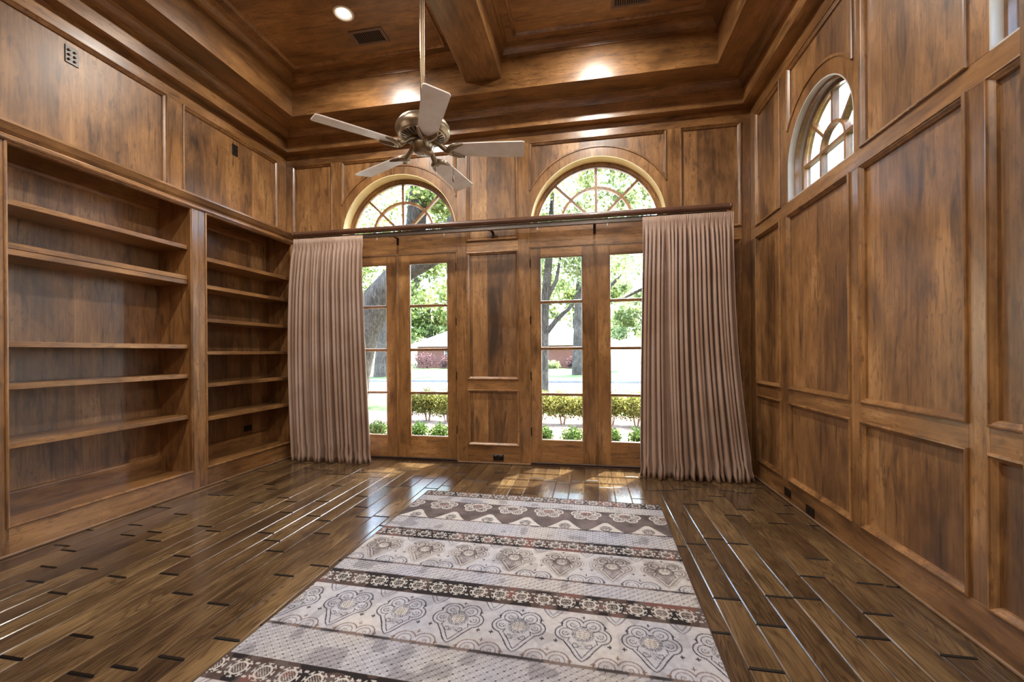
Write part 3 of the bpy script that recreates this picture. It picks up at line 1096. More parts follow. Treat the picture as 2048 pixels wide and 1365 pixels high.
for k, ang in enumerate((-133.5, -61.5, 10.5, 82.5, 154.5)):
    th = R_(ang)
    M = (Matrix.Translation((FX, FY, ZB)) @ Matrix.Rotation(th, 4, 'Z') @ Matrix.Rotation(R_(-12.5), 4, 'X'))
    # outline in blade frame: x radial, y across
    out = []
    xs = [(0.195, 0.050), (0.205, 0.057), (0.23, 0.0595), (0.45, 0.069), (0.66, 0.0755), (0.674, 0.072), (0.680, 0.062)]
    out = [(x, -h) for x, h in xs] + [(x, h) for x, h in reversed(xs)]
    n = len(out)
    mb = MB()
    T = 0.0035
    top = [M @ Vector((x, y, T)) for x, y in out]
    botm = [M @ Vector((x, y, -T)) for x, y in out]
    mb.add(top + botm, [tuple(range(n)), tuple(range(2 * n - 1, n - 1, -1))] + [(i, n + i, n + (i + 1) % n, (i + 1) % n) for i in range(n)])
    bl = mb.build('blade', M_BLADE, fan)
    # blade iron: arm from hub plus two-pronged clasp under the blade root
    mb = MB()
    M0 = Matrix.Translation((FX, FY, 0)) @ Matrix.Rotation(th, 4, 'Z')
    arm = [M0 @ Vector((0.058, 0, 2.722)), M0 @ Vector((0.085, 0, 2.716)), M0 @ Vector((0.120, 0, 2.690)), M0 @ Vector((0.160, 0, ZB - 0.006)), M0 @ Vector((0.200, 0, ZB - 0.010))]
    mb.tube(arm, [0.018, 0.016, 0.016, 0.020, 0.020], 12)
    pr = []
    for i in range(13):
        a = -1 + 2 * i / 12
        pr.append(M @ Vector((0.275 - 0.098 * (1 - a * a) ** 0.8, a * 0.062, -0.008)))
    mb.tube(pr, [0.006] + [0.012 + 0.012 * (1 - abs(-1 + 2 * i / 12)) for i in range(1, 12)] + [0.006], 12)
    mb.build('blade_iron', M_PEWTER, bl)
mb = MB(); CHX, CHY = FX + 0.190, FY + 0.062
mb.tube([(CHX - 0.02, CHY, 2.672), (CHX, CHY, 2.655), (CHX, CHY, 2.50)], 0.0022, 6)
mb.lathe([(0.0, 2.515), (0.006, 2.512), (0.008, 2.49), (0.005, 2.475), (0.0, 2.474)], (CHX, CHY, -0.015), 12)
mb.build('pull_chain', M_PEWTER, fan)

# ---------- recessed lights
def can_light(x, y, label):
    root = thing('recessed_light', (x, y, ZC), label, 'ceiling light', 'recessed ceiling lights')
    mb = MB(); mb.lathe([(0.074, ZC - 0.006), (0.082, ZC - 0.009), (0.092, ZC - 0.007), (0.095, ZC - 0.0005), (0.070, ZC - 0.0005)], (x, y, 0), 40); mb.build('trim_ring', M_WHITE, root)
    mb = MB(); mb.lathe([(0.074, ZC - 0.006), (0.070, ZC - 0.003), (0.050, ZC - 0.001)], (x, y, 0), 40); mb.build('baffle', M_WHITE, root)
    mb = MB(); mb.lathe([(0.0, ZC - 0.0045), (0.040, ZC - 0.004), (0.062, ZC - 0.002)], (x, y, 0), 32); mb.build('lens', M_LAMP, root)
    ld = bpy.data.lights.new('downlight', 'AREA')
    ld.shape = 'DISK'
    ld.size = 0.12
    ld.spread = R_(170)
    ld.energy = CAN_POWER
    ld.color = (1.0, 0.93, 0.84)
    lo = bpy.data.objects.new('downlight', ld)
    COL.objects.link(lo)
    lo.parent = root
    lo.location = (0, 0, -0.012)
    return root
can_light(-2.245, 3.55, 'glowing recessed downlight beside the ceiling vent')
can_light(0.10, 3.55, 'recessed downlight in the right ceiling coffer near the back wall')
for (x_, y_, l_) in ((-2.245, 1.30, 'added unseen downlight in the left coffer above the rug'), (0.10, 1.30, 'added unseen downlight in the right coffer above the rug'),
                 (-2.245, -0.75, 'added unseen downlight in the left coffer behind the viewer'), (0.10, -0.75, 'added unseen downlight in the right coffer behind the viewer')):
    can_light(x_, y_, l_)  # unseen rows, added to brighten the near half of the room

# ---------- ceiling vents
def ceiling_vent(x0, x1, y0, y1, label):
    root = thing('ceiling_vent', ((x0 + x1) / 2, (y0 + y1) / 2, ZC), label, 'air vent', 'ceiling air vents')
    mb = MB(); mb.box(x0 + 0.02, x1 - 0.02, y0 + 0.02, y1 - 0.02, ZC - 0.0015, ZC - 0.0003); mb.build('backing', M_HOLE, root)
    frame_moulding(lambda u, v, w: (u, v, ZC - w), x0, x1, y0, y1, M_VENT, root,
                   prof=[(0.0, 0.0003), (0.002, 0.008), (0.008, 0.010), (0.024, 0.010), (0.030, 0.006), (0.030, 0.001)], name='vent_frame')
    n = 15
    for i in range(n):
        xc = x0 + 0.034 + (x1 - x0 - 0.068) * i / (n - 1)
        mb = MB()
        V = [(xc - 0.006, y0 + 0.03, ZC - 0.003), (xc + 0.003, y0 + 0.03, ZC - 0.009), (xc + 0.005, y0 + 0.03, ZC - 0.008), (xc - 0.004, y0 + 0.03, ZC - 0.002)]
        V += [(a, y1 - 0.03, c) for a, b, c in V]
        mb.add(V, [(0, 1, 2, 3), (4, 7, 6, 5), (0, 4, 5, 1), (1, 5, 6, 2), (2, 6, 7, 3), (3, 7, 4, 0)])
        mb.build('slat', M_VENT, root)
    return root
ceiling_vent(-2.335, -1.980, 3.762, 3.957, 'bronze slatted ceiling vent beside the glowing downlight')
ceiling_vent(0.222, 0.577, 3.782, 3.977, 'bronze slatted ceiling vent in the right coffer')

# ---------- outlets and plates
def outlet(mp, u0, u1, v0, v1, label, n_sock=2, horizontal=True, mat=None, w=0.0):
    c = mp((u0 + u1) / 2, (v0 + v1) / 2, w)
    root = thing('power_outlet', c, label, 'outlet', 'dark wall outlets')
    mb = MB(); wbox(mb, mp, u0, u1, v0, v1, w + 0.0003, w + 0.006, 0.002); mb.build('cover_plate', mat or M_PLATE, root)
    for i in range(n_sock):
        f = (i + 0.5) / n_sock
        du, dv = (u1 - u0), (v1 - v0)
        cu, cv = (u0 + du * f, (v0 + v1) / 2) if horizontal else ((u0 + u1) / 2, v0 + dv * f)
        hw, hh = (du / n_sock * 0.34, dv * 0.30) if horizontal else (du * 0.30, dv / n_sock * 0.34)
        mb = MB(); wbox(mb, mp, cu - hw, cu + hw, cv - hh, cv + hh, w + 0.006, w + 0.008, 0.001); s = mb.build('socket', M_BLACK, root)
    return root
outlet(map_back, -1.108, -0.982, 0.040, 0.112, 'dark horizontal outlet under the panel between the doors')
outlet(map_right, 3.505, 3.625, 0.022, 0.094, 'black horizontal outlet low on the right wall, nearer the viewer')
outlet(map_right, 3.875, 3.990, 0.042, 0.112, 'brown outlet low on the right wall, nearer the curtain', mat=M_HINGE)
outlet(lambda u, v, w: (XBK + 0.0165 + w, u, v), 4.30, 4.415, 0.37, 0.44, 'dark outlet at the bottom of the corner bookcase', w=-0.0165)
# jack plates high on the left wall
pl = thing('jack_plate', (XL, 2.48, 3.565), 'dark jack plate with metal connectors high on the left wall', 'wall plate')
mb = MB(); wbox(mb, map_left, 2.438, 2.522, 3.50, 3.632, -0.020, -0.012, 0.002); mb.build('cover_plate', M_PLATE, pl)
for (u, v) in ((2.462, 3.60), (2.498, 3.60), (2.462, 3.566), (2.498, 3.566), (2.462, 3.532), (2.498, 3.532)):
    mb = MB(); mb.tube([map_left(u, v, -0.012), map_left(u, v, 0.0)], 0.0085, 14); mb.build('connector', M_CONN, pl)
pl2 = thing('jack_plate', (XL, 3.95, 3.56), 'plain dark cover plate on the left wall near the corner', 'wall plate')
mb = MB(); wbox(mb, map_left, 3.913, 3.987, 3.495, 3.615, -0.020, -0.012, 0.002); mb.build('cover_plate', M_PLATE, pl2)
mb = MB(); wbox(mb, map_left, 3.936, 3.964, 3.53, 3.58, -0.012, -0.010, 0.001); mb.build('insert', M_BLACK, pl2)
# slotted grille in the soffit over the doors
sg = MB(); sg.box(-0.98, -0.85, 4.405, 4.43, 4.0615, 4.0668, 0.001)
o = sg.build('soffit_vent', M_VENT); o['label'] = 'small flat metal slot plate in the soffit above the doors'; o['category'] = 'vent plate'

# ---------- patterned rug
def rug():
    W_, L_ = 2.085, 3.05
    th = R_(-1.3)
    org = np.array([-1.5, 3.706])
    ur = np.array([math.cos(th), math.sin(th)])
    vd = np.array([math.sin(th), -math.cos(th)])
    us = np.linspace(0, W_, 760)
    vs_ = [0.0]
    while vs_[-1] < L_:
        v = vs_[-1]
        dep = max(1.2, 3.7 - v)
        vs_.append(v + (0.0033 * (dep / 1.6) ** 1.25 if v < 2.36 else 0.02))
    vs_[-1] = L_
    vv = np.array(vs_)
    U, V = np.meshgrid(us, vv)
    rs = np.random.RandomState(4)
    def smooth(nx, ny, seed):
        r = np.random.RandomState(seed).rand(ny + 2, nx + 2)
        fx = U / W_ * nx; fy = V / L_ * ny
        ix = fx.astype(int); iy = fy.astype(int)
        ax = fx - ix; ay = fy - iy
        ax = ax * ax * (3 - 2 * ax); ay = ay * ay * (3 - 2 * ay)
        return ((r[iy, ix] * (1 - ax) + r[iy, ix + 1] * ax) * (1 - ay) + (r[iy + 1, ix] * (1 - ax) + r[iy + 1, ix + 1] * ax) * ay)
    n1 = smooth(9, 13, 1); n2 = smooth(30, 44, 2); n3 = smooth(5, 7, 3); n4 = smooth(120, 170, 5)
    grain = rs.rand(*U.shape)
    def C(r, g, b): return np.array(srgb(r, g, b)[:3])
    light = C(206, 198, 190); cool = C(186, 186, 196); dark = C(86, 70, 64); black = C(44, 38, 38); red = C(122, 84, 76); ink = C(70, 64, 74); brown = C(124, 98, 84); taupe = C(112, 98, 94)
    col = np.zeros(U.shape + (3,))
    full = dict(U=U, V=V, n1=n1, n2=n2, n3=n3, n4=n4, grain=grain)
    sl = slice(0, len(vv))
    def select(a, b):
        nonlocal U, V, n1, n2, n3, n4, grain, sl
        sl = slice(int(np.searchsorted(vv, a)), int(np.searchsorted(vv, b)))
        U, V, n1, n2, n3, n4, grain = (full[k][sl] for k in ('U', 'V', 'n1', 'n2', 'n3', 'n4', 'grain'))
    def put(mask, c):
        m = np.clip(mask, 0, 1)[..., None]
        col[sl] = col[sl] * (1 - m) + c * m
    def line(d, t, soft=0.0009):
        return np.clip((t - np.abs(d)) / soft + 0.5, 0, 1)
    def fill(d, soft=0.0012):
        return np.clip(-d / soft + 0.5, 0, 1)
    base = light[None, None] * (1 - n1[..., None]) + cool[None, None] * n1[..., None]
    col[:] = base
    def band(a, b):
        select(a, b)
        return np.ones(U.shape)
    def medal(x, y):
        ax = np.abs(x)
        d = np.hypot(ax - 0.047, y + 0.062) - 0.052
        d = np.minimum(d, np.hypot(ax - 0.074, y - 0.0) - 0.052)
        d = np.minimum(d, np.hypot(x, y) - 0.075)
        yy = np.clip((y - 0.055) / 0.113, 0, 1)
        w = 0.082 * np.cos(yy * math.pi / 2) ** 0.9 * (1 - 0.25 * np.sin(yy * math.pi))
        low = np.where(y < 0.055, np.hypot(ax * 0.95, (y - 0.055)) - 0.080, (ax - w) * 0.85)
        low = np.where(y > 0.168, np.hypot(x, y - 0.168), low)
        return np.minimum(d, low)
    def per(u, p, o):
        return (u - o + p / 2) % p - p / 2
    def rosettes(a, b):
        m = band(a, b)
        c = (a + b) / 2
        k = (n2 * 0.7 + n1 * 0.5)[..., None]
        bgc = np.where(k > 0.66, black, np.where(k > 0.5, dark, np.where(k > 0.36, taupe * 0.8, red)))
        col[sl] = bgc
        x = per(U, 0.117, 0.122); y = (V - c) * 0.98
        r = np.hypot(x, y); t = np.arctan2(y, x)
        star = m * line(r - 0.0315, 0.0042)
        dots = ((np.sin(x * 2 * math.pi / 0.0125) * np.sin(y * 2 * math.pi / 0.0125 + 0.6)) > 0.25) & (r < 0.025)
        pet = (np.cos(8 * t) > 0.62) & (r > 0.036) & (r < 0.049)
        tips = (np.abs(np.cos(8 * t)) < 0.5) & (r > 0.044) & (r < 0.050)
        bits = (np.hypot(np.abs(per(U, 0.117, 0.122 + 0.0585)) - 0.004, np.abs(y) - 0.035) < 0.006)
        put(star, light * 0.97)
        put(m * dots, light * 0.9)
        put(m * (pet | tips | bits), light * 0.92)
        put(m * np.clip(1 - np.abs(V - a) / 0.004, 0, 1), brown * 0.7)
        put(m * np.clip(1 - np.abs(V - b) / 0.004, 0, 1), brown * 0.7)
    def lattice(a, b):
        m = band(a, b)
        k = 0.040
        p, q = (U * 0.9 + V * 1.1) / k, (U * 0.9 - V * 1.1) / k
        fp = (p - np.round(p)) * k * 0.7
        fq = (q - np.round(q)) * k * 0.7
        lens = np.abs(np.abs(fp) - 0.0036 * np.abs(np.sin(math.pi * q)))
        put(m * line(lens, 0.0011) * (0.55 + 0.45 * n2), ink)
        put(m * line(fq, 0.0009) * (0.25 + 0.5 * n3), ink)
        put(m * (np.hypot(fp, fq) < 0.0032), ink * 0.8)
        c1 = np.hypot((p - np.floor(p) - 0.5) * k * 0.7, (q - np.floor(q) - 0.5) * k * 0.7)
        put(m * line(c1 - 0.005, 0.0011) * 0.45, brown)
        put(m * np.clip((n2 - 0.62) * 4, 0, 0.35), ink)
    def big(a, b, cv, ou, style):
        m = band(a, b)
        for (oo, vc, wk) in ((ou, cv, 1.0), (ou + 0.15, cv - 0.262, 0.75), (ou + 0.15, cv + 0.243, 0.9)):
            x = per(U, 0.2985, oo); y = V - vc
            d = medal(x, y)
            ins = m * fill(d)
            lc = ink if style else dark
            if vc > cv: lc = brown if style else ink
            if style == 0 and wk == 1.0:
                put(ins * 0.75 * (0.55 + 0.6 * n2), taupe * (0.75 + 0.5 * n1[..., None]))
                put(m * line(d, 0.0032) * 0.9, light)
                put(m * line(d - 0.006, 0.0025) * 0.5, lc)
                put(m * line(d + 0.020, 0.003), light)
                put(m * line(d + 0.027, 0.002), dark)
            else:
                put(ins * 0.25, cool)
                put(m * line(d, 0.0030) * wk, lc)
                put(m * line(d + 0.019, 0.0020) * wk, lc * 0.9)
            # scrolls in the lobes
            for (cx, cy) in ((0.047, -0.062), (0.080, 0.0), (0.030, 0.072)):
                for s in (-1, 1):
                    rr = np.hypot(x - s * cx, y - cy); tt = np.arctan2(y - cy, (x - s * cx) * s)
                    sp = np.abs(rr - (0.007 + 0.0018 * (tt + 3.2)))
                    put(ins * (line(sp, 0.0016) * (rr < 0.02)) * wk, lc if style or wk < 1 else light)
                    for (ddx, ddy) in ((0, 0), (0.009, 0.008), (-0.009, 0.008), (0.0, 0.015), (0.009, -0.008)):
                        put(ins * fill(np.hypot(x - s * (cx + ddx), y - (cy + ddy)) - 0.0026), lc if style else light)
            r = np.hypot(x, y + 0.002)
            sp = ((grain > 0.45) & (r > 0.030) & (r < 0.052))
            if wk == 1.0:
                put(m * sp * 0.75, lc)
                put(m * fill(r - 0.031), light)
                put(m * fill(r - 0.028) * ((np.sin(x * 2 * math.pi / 0.0125) * np.sin(y * 2 * math.pi / 0.0125)) > 0.35), lc)
                put(m * (grain > 0.55) * fill(np.hypot(x, y - 0.075) - 0.022) * 0.5, lc)
            # little crosses round the outline
            for (cx, cy) in ((0.0, -0.122), (0.102, -0.066), (0.118, 0.060)):
                for s in (-1, 1):
                    dx, dy = np.abs(x - s * cx), np.abs(y - cy)
                    put(m * (((dx < 0.0025) & (dy < 0.011)) | ((dy < 0.0025) & (dx < 0.010))) * wk, lc)
        put(m * np.clip((n2 - 0.6) * 2.5, 0, 0.22), ink)
    def ogee(a, b):
        m = band(a, b)
        bgc = (taupe[None, None] * (0.55 + 0.65 * n2[..., None]))
        col[sl] = bgc
        x = per(U, 0.2975, 0.286); y = -(V - 0.325) * 1.05
        d = medal(x, y * 0.95) + 0.006
        d = np.where(y > 0.06, 1, d)
        put(m * fill(d), light)
        put(m * line(d + 0.016, 0.0030), dark)
        put(m * line(d + 0.028, 0.0022), taupe)
        put(m * fill(np.hypot(x, y) - 0.040) * (0.5 + 0.5 * (grain > 0.4)), np.where(n2[..., None] > 0.5, red, dark))
        for s in (-1, 1):
            put(m * fill(np.hypot(x - s * 0.085, y) - 0.018) * (grain > 0.5), taupe)
            put(m * fill(np.hypot(x - s * 0.045, y + 0.066) - 0.016) * (grain > 0.4), ink)
        x = per(U, 0.2975, 0.286 + 0.149); y = (V - 0.470) / 0.152
        yy = np.clip(y, 0, 1)
        w = 0.128 * (0.62 * np.sqrt(yy) + 0.38 * yy ** 2.2)
        d = np.where(y < 0, 1.0, np.abs(x) - w)
        put(m * fill(d), light)
        put(m * fill(d + 0.10 * 0.9) * 0.0, light)
        put(m * fill(np.hypot(x, (V - 0.575)) - 0.045) * (grain > 0.45) * 0.8, ink)
        put(m * line(np.hypot(x, V - 0.590) - 0.03, 0.003), taupe)
        for s in (-1, 1):
            put(m * line((V - 0.535) - np.abs(x) * 0.5, 0.003) * (np.abs(x) < 0.03), ink)
    lattice(0.140, 0.262); lattice(0.625, 0.826); lattice(1.320, 1.442); lattice(1.956, 2.158); lattice(2.66, 2.86)
    ogee(0.262, 0.625)
    big(0.974, 1.318, 1.118, 0.159, 0)
    big(1.596, 1.946, 1.755, 0.309, 1)
    big(2.302, 2.66, 2.47, 0.159, 0)
    for (a, b) in ((0.0, 0.138), (0.826, 0.974), (1.442, 1.596), (2.158, 2.302), (2.86, 3.05)):
        rosettes(a, b)
    select(-1, 99)
    for v0, t in ((0.262, 0.004), (0.625, 0.005), (1.319, 0.006), (1.951, 0.008)):
        put(np.clip(1 - (np.abs(V - v0) - t) / 0.002, 0, 1) * (0.75 + 0.25 * n2), np.where(n2[..., None] > 0.55, black * 1.4, brown * 0.75))
    edge = (U < 0.010) | (U > W_ - 0.010) | (V < 0.010) | (V > L_ - 0.010)
    put(edge.astype(float), dark)
    col *= (0.86 + 0.2 * n4 + 0.10 * (grain - 0.5))[..., None]
    col *= 0.84
    hh = 0.0085 + 0.0006 * grain
    hh[:, [0, -1]] = 0.0004; hh[[0, -1], :] = 0.0004
    P = org + U[..., None] * ur + V[..., None] * vd
    XYZ = np.dstack([P, hh]).reshape(-1, 3)
    nr, nc = U.shape
    I = np.arange(nr * nc).reshape(nr, nc)
    Q = np.stack([I[:-1, :-1], I[1:, :-1], I[1:, 1:], I[:-1, 1:]], -1).reshape(-1, 4)
    t = NT('woven_rug')
    at = t.n('ShaderNodeVertexColor', layer_name='weave')
    tc = t.n('ShaderNodeTexCoord')
    nz = t.noise(t.mapping(tc.outputs['Object'], (1, 1, 1)), 420.0, 2.0, 0.7)
    colr = t.mix(0.22, at.outputs[0], t.ramp(nz, [(0.3, (0.35, 0.35, 0.35, 1)), (0.7, (1, 1, 1, 1))]), 'MULTIPLY')
    t.bsdf(colr, 0.9, spec=0.15, normal=t.bump(nz, 0.25, 0.002))
    o = fast_mesh('area_rug', XYZ, Q, t.m, None, smooth=True)
    o['label'] = 'faded grey and cream rug with bands of medallions on the plank floor'
    o['category'] = 'rug'
    ca = o.data.color_attributes.new('weave', 'FLOAT_COLOR', 'POINT')
    rgba = np.ones((nr * nc, 4), dtype=np.float32)
    rgba[:, :3] = np.clip(col, 0, 1).reshape(-1, 3)
    ca.data.foreach_set('color', rgba.ravel())
    # bound edge
    return o
rug()

# ================================================================== OUTSIDE
def ground_mat(name, c0, c1, c2, scale, rough=0.9):
    t = NT(name)
    tc = t.n('ShaderNodeTexCoord')
    a = t.noise(tc.outputs['Object'], scale, 6.0, 0.7)
    b = t.noise(tc.outputs['Object'], scale * 0.12, 3.0, 0.6)
    f = t.math('MULTIPLY_ADD', a, 0.6, t.math('MULTIPLY', b, 0.5))
    t.bsdf(t.ramp(f, [(0.38, c0), (0.55, c1), (0.72, c2)]), rough, spec=0.2)
    return t.m
M_GRASS = ground_mat('lawn_grass', srgb(30, 46, 16), srgb(48, 66, 26), srgb(72, 88, 42), 6.0)
M_MULCH = ground_mat('bark_mulch', srgb(54, 40, 32), srgb(98, 82, 70), srgb(140, 126, 112), 14.0)
M_ROAD = ground_mat('pale_concrete_street', srgb(92, 92, 98), srgb(108, 108, 114), srgb(122, 122, 128), 3.0)
def strip(name, pts, mat, label):
    mb = MB()
    mb.add(pts, [(0, 1, 2, 3)])
    return mb.build(name, mat, kind='structure', label=label)
strip('ground_bed', [(-30, 4.97, -0.10), (30, 4.97, -0.10), (30, 9.6, -0.14), (-30, 9.6, -0.14)], M_MULCH, 'mulched planting bed outside the doors')
strip('ground_verge', [(-40, 9.6, -0.14), (40, 9.6, -0.14), (40, 14.2, -0.24), (-40, 14.2, -0.24)], M_GRASS, 'grass verge between hedge and street')
strip('ground_street', [(-80, 14.2, -0.28), (80, 14.2, -0.28), (80, 22.5, -0.36), (-80, 22.5, -0.36)], M_ROAD, 'pale concrete street')
strip('ground_lawn', [(-120, 22.5, -0.32), (120, 22.5, -0.32), (160, 140, -0.6), (-160, 140, -0.6)], M_GRASS, 'sunlit lawn across the street')
strip('ground_driveway', [(1.6, 22.4, -0.31), (5.6, 22.4, -0.31), (6.5, 60, -0.40), (3.8, 60, -0.40)], M_ROAD, 'concrete driveway across the street')
strip('ground_side', [(1.95, -30, -0.12), (60, -30, -0.12), (60, 4.97, -0.12), (1.95, 4.97, -0.12)], M_GRASS, 'grass beside the house')
mb = MB(); mb.box(-80, 80, 22.35, 22.55, -0.36, -0.22, 0.02); mb.build('ground_kerb', M_ROAD, kind='structure', label='kerb on the far side of the street')

def leaf_mat(name, a, b, c):
    t = NT(name)
    geo = t.n('ShaderNodeNewGeometry')
    oi = t.n('ShaderNodeTexCoord')
    nz = t.noise(oi.outputs['Object'], 1.3, 2.0, 0.6)
    f = t.math('MULTIPLY_ADD', geo.outputs['Random Per Island'], 0.6, t.math('MULTIPLY', nz, 0.5))
    col = t.ramp(f, [(0.2, a), (0.55, b), (0.9, c)])
    d = t.n('ShaderNodeBsdfDiffuse'); t.l(col, d.inputs[0])
    tl = t.n('ShaderNodeBsdfTranslucent'); t.l(col, tl.inputs[0])
    mx = t.n('ShaderNodeMixShader'); mx.inputs[0].default_value = 0.45
    t.l(d.outputs[0], mx.inputs[1]); t.l(tl.outputs[0], mx.inputs[2])
    t.l(mx.outputs[0], t.out.inputs[0])
    return t.m
LEAF_OAK = leaf_mat('oak_leaves', srgb(62, 76, 38), srgb(110, 122, 66), srgb(166, 172, 118))
LEAF_PALE = leaf_mat('pale_leaves', srgb(82, 96, 58), srgb(122, 134, 88), srgb(164, 170, 130))
LEAF_BOX = leaf_mat('boxwood_leaves', srgb(26, 46, 18), srgb(46, 68, 30), srgb(86, 102, 50))
LEAF_HEDGE = leaf_mat('hedge_leaves', srgb(58, 62, 28), srgb(100, 100, 50), srgb(150, 146, 84))
LEAF_PLUM = leaf_mat('plum_leaves', srgb(46, 32, 34), srgb(76, 56, 58), srgb(110, 88, 86))
def bark_mat():
    t = NT('grey_bark')
    tc = t.n('ShaderNodeTexCoord')
    r = t.noise(t.mapping(tc.outputs['Object'], (1.0, 1.0, 0.18)), 16.0, 5.0, 0.7, 1.5)
    b = t.noise(tc.outputs['Object'], 1.5, 3.0, 0.6)
    f = t.math('MULTIPLY_ADD', r, 0.75, t.math('MULTIPLY', b, 0.35))
    t.bsdf(t.ramp(f, [(0.40, srgb(34, 30, 26)), (0.56, srgb(78, 70, 62)), (0.72, srgb(112, 104, 94))]), 0.95, spec=0.1, normal=t.bump(r, 0.9, 0.08))
    return t.m
M_BARK = bark_mat()
M_STEM = plain('brown_stem', srgb(110, 84, 62), 0.8, var=0.2)

NPR = np.random.RandomState(21)
def leaves(clusters, size, shell=0.0):
    Vs = []
    for (c, rad, n) in clusters:
        g = NPR.normal(size=(n, 3))
        g /= np.linalg.norm(g, axis=1)[:, None]
        rr = (shell + (1 - shell) * NPR.rand(n)) ** (1 / 2.2)
        p = np.array(c) + g * rr[:, None] * np.array(rad)
        a = NPR.normal(size=(n, 3)); a /= np.linalg.norm(a, axis=1)[:, None]
        b = np.cross(a, NPR.normal(size=(n, 3))); b /= np.linalg.norm(b, axis=1)[:, None]
        s = (size * (0.6 + 0.8 * NPR.rand(n)))[:, None]
        Vs.append(np.stack([p - a * s, p + b * s * 0.5, p + a * s, p - b * s * 0.5], 1))
    V = np.concatenate(Vs).reshape(-1, 3)
    Q = np.arange(len(V)).reshape(-1, 4)
    return V, Q

def tree(label, base, trunk, rads, branches, clusters, leafsize, lmat, group='trees outside', bark=None, name='tree'):
    root = thing(name, base, label, 'tree', group)
    mb = MB(); mb.tube(trunk, rads, 14); mb.build('trunk', bark or M_BARK, root)
    for (pts, rr) in branches:
        mb = MB(); mb.tube(pts, rr, 9); mb.build('branch', bark or M_BARK, root)
    V, Q = leaves(clusters, leafsize)
    fast_mesh('foliage', V, Q, lmat, root, kind='stuff')
    return root

def rand_clusters(c, spread, r, n, k, seed, zmin=None):
    rg = np.random.RandomState(seed)
    out = []
    for i in range(k):
        p = np.array(c) + rg.uniform(-1, 1, 3) * np.array(spread)
        if zmin is not None: p[2] = max(p[2], zmin)
        s = r * rg.uniform(0.6, 1.3)
        out.append((tuple(p), (s, s, s * 0.7), int(n * rg.uniform(0.7, 1.3))))
    return out

# big leaning oak left of the doors
cl = rand_clusters((-6.5, 12.5, 7.6), (5.0, 3.0, 2.0), 1.2, 330, 30, 1, 4.6) + rand_clusters((-4.0, 12.0, 5.6), (2.2, 1.2, 0.9), 0.75, 300, 9, 2)
cl += rand_clusters((0.6, 6.1, 8.6), (5.2, 1.25, 0.5), 0.75, 330, 60, 3)  # unseen canopy high outside the doors, added to block the sun
tree('big leaning oak with a thick grey limb, left of the doors', (-7.3, 11.6, -0.18),
     [(-7.3, 11.6, -0.25), (-7.1, 11.55, 0.6), (-6.75, 11.45, 1.7), (-6.1, 11.3, 2.9), (-5.3, 11.15, 3.65), (-4.85, 11.1, 4.5), (-4.7, 11.1, 6.0), (-4.4, 11.1, 8.0)],
     [0.62, 0.52, 0.47, 0.44, 0.36, 0.30, 0.26, 0.14],
     [([(-5.5, 11.2, 3.5), (-4.2, 11.0, 4.0), (-2.9, 10.2, 5.4), (-1.2, 8.4, 7.4), (1.6, 6.6, 8.4)], [0.30, 0.24, 0.17, 0.10, 0.05]),
      ([(-6.9, 11.5, 1.4), (-7.6, 11.8, 3.0), (-8.6, 12.2, 5.5)], [0.3, 0.24, 0.14])], cl, 0.085, LEAF_OAK)
# slim street tree seen through the middle door
cl = rand_clusters((-1.2, 13.4, 5.6), (1.5, 1.0, 2.0), 0.75, 300, 20, 6, 3.3) + rand_clusters((0.0, 13.6, 4.2), (0.5, 0.5, 0.9), 0.45, 200, 6, 7) + rand_clusters((0.5, 13.4, 6.5), (1.2, 0.6, 0.8), 0.6, 260, 9, 12)
tree('slim street tree with a forked trunk, seen between the hedge and street', (-1.47, 13.3, -0.22),
     [(-1.47, 13.3, -0.3), (-1.44, 13.3, 1.2), (-1.40, 13.3, 2.6), (-1.25, 13.3, 4.2), (-1.1, 13.3, 6.6)], [0.19, 0.16, 0.15, 0.12, 0.05],
     [([(-1.43, 13.3, 1.8), (-1.0, 13.35, 2.35), (-0.55, 13.4, 2.75), (-0.2, 13.5, 3.4)], [0.09, 0.075, 0.06, 0.03]),
      ([(-1.38, 13.3, 2.9), (-1.0, 13.3, 3.6), (-0.8, 13.3, 4.8)], [0.08, 0.06, 0.03])], cl, 0.075, LEAF_PALE)
# thick trunk on the far lawn
tree('thick-trunked tree on the lawn in front of the brick house', (-0.75, 30, -0.35),
     [(-0.75, 30, -0.4), (-0.7, 30, 2.0), (-0.6, 30, 5.0), (-0.4, 30, 9.0)], [0.5, 0.42, 0.38, 0.2],
     [([(-0.65, 30, 4.0), (1.2, 30, 5.6), (2.6, 30, 7.0)], [0.2, 0.14, 0.06])],
     rand_clusters((0.2, 30, 8.0), (4.0, 3.0, 3.0), 1.5, 240, 22, 8, 4.4), 0.16, LEAF_PALE)
# second dark trunk behind the oak
tree('dark-trunked tree across the street behind the leaning oak', (-14.2, 27, -0.33),
     [(-14.2, 27, -0.4), (-14.0, 27, 2.5), (-12.8, 27, 4.6), (-11.5, 27, 6.5)], [0.7, 0.6, 0.45, 0.25],
     [([(-14.0, 27, 2.6), (-15.5, 27, 4.8), (-17, 27, 7)], [0.4, 0.3, 0.15])],
     rand_clusters((-12.5, 27, 7.4), (6.0, 3.0, 2.8), 1.7, 260, 26, 9, 4.0), 0.17, LEAF_OAK)
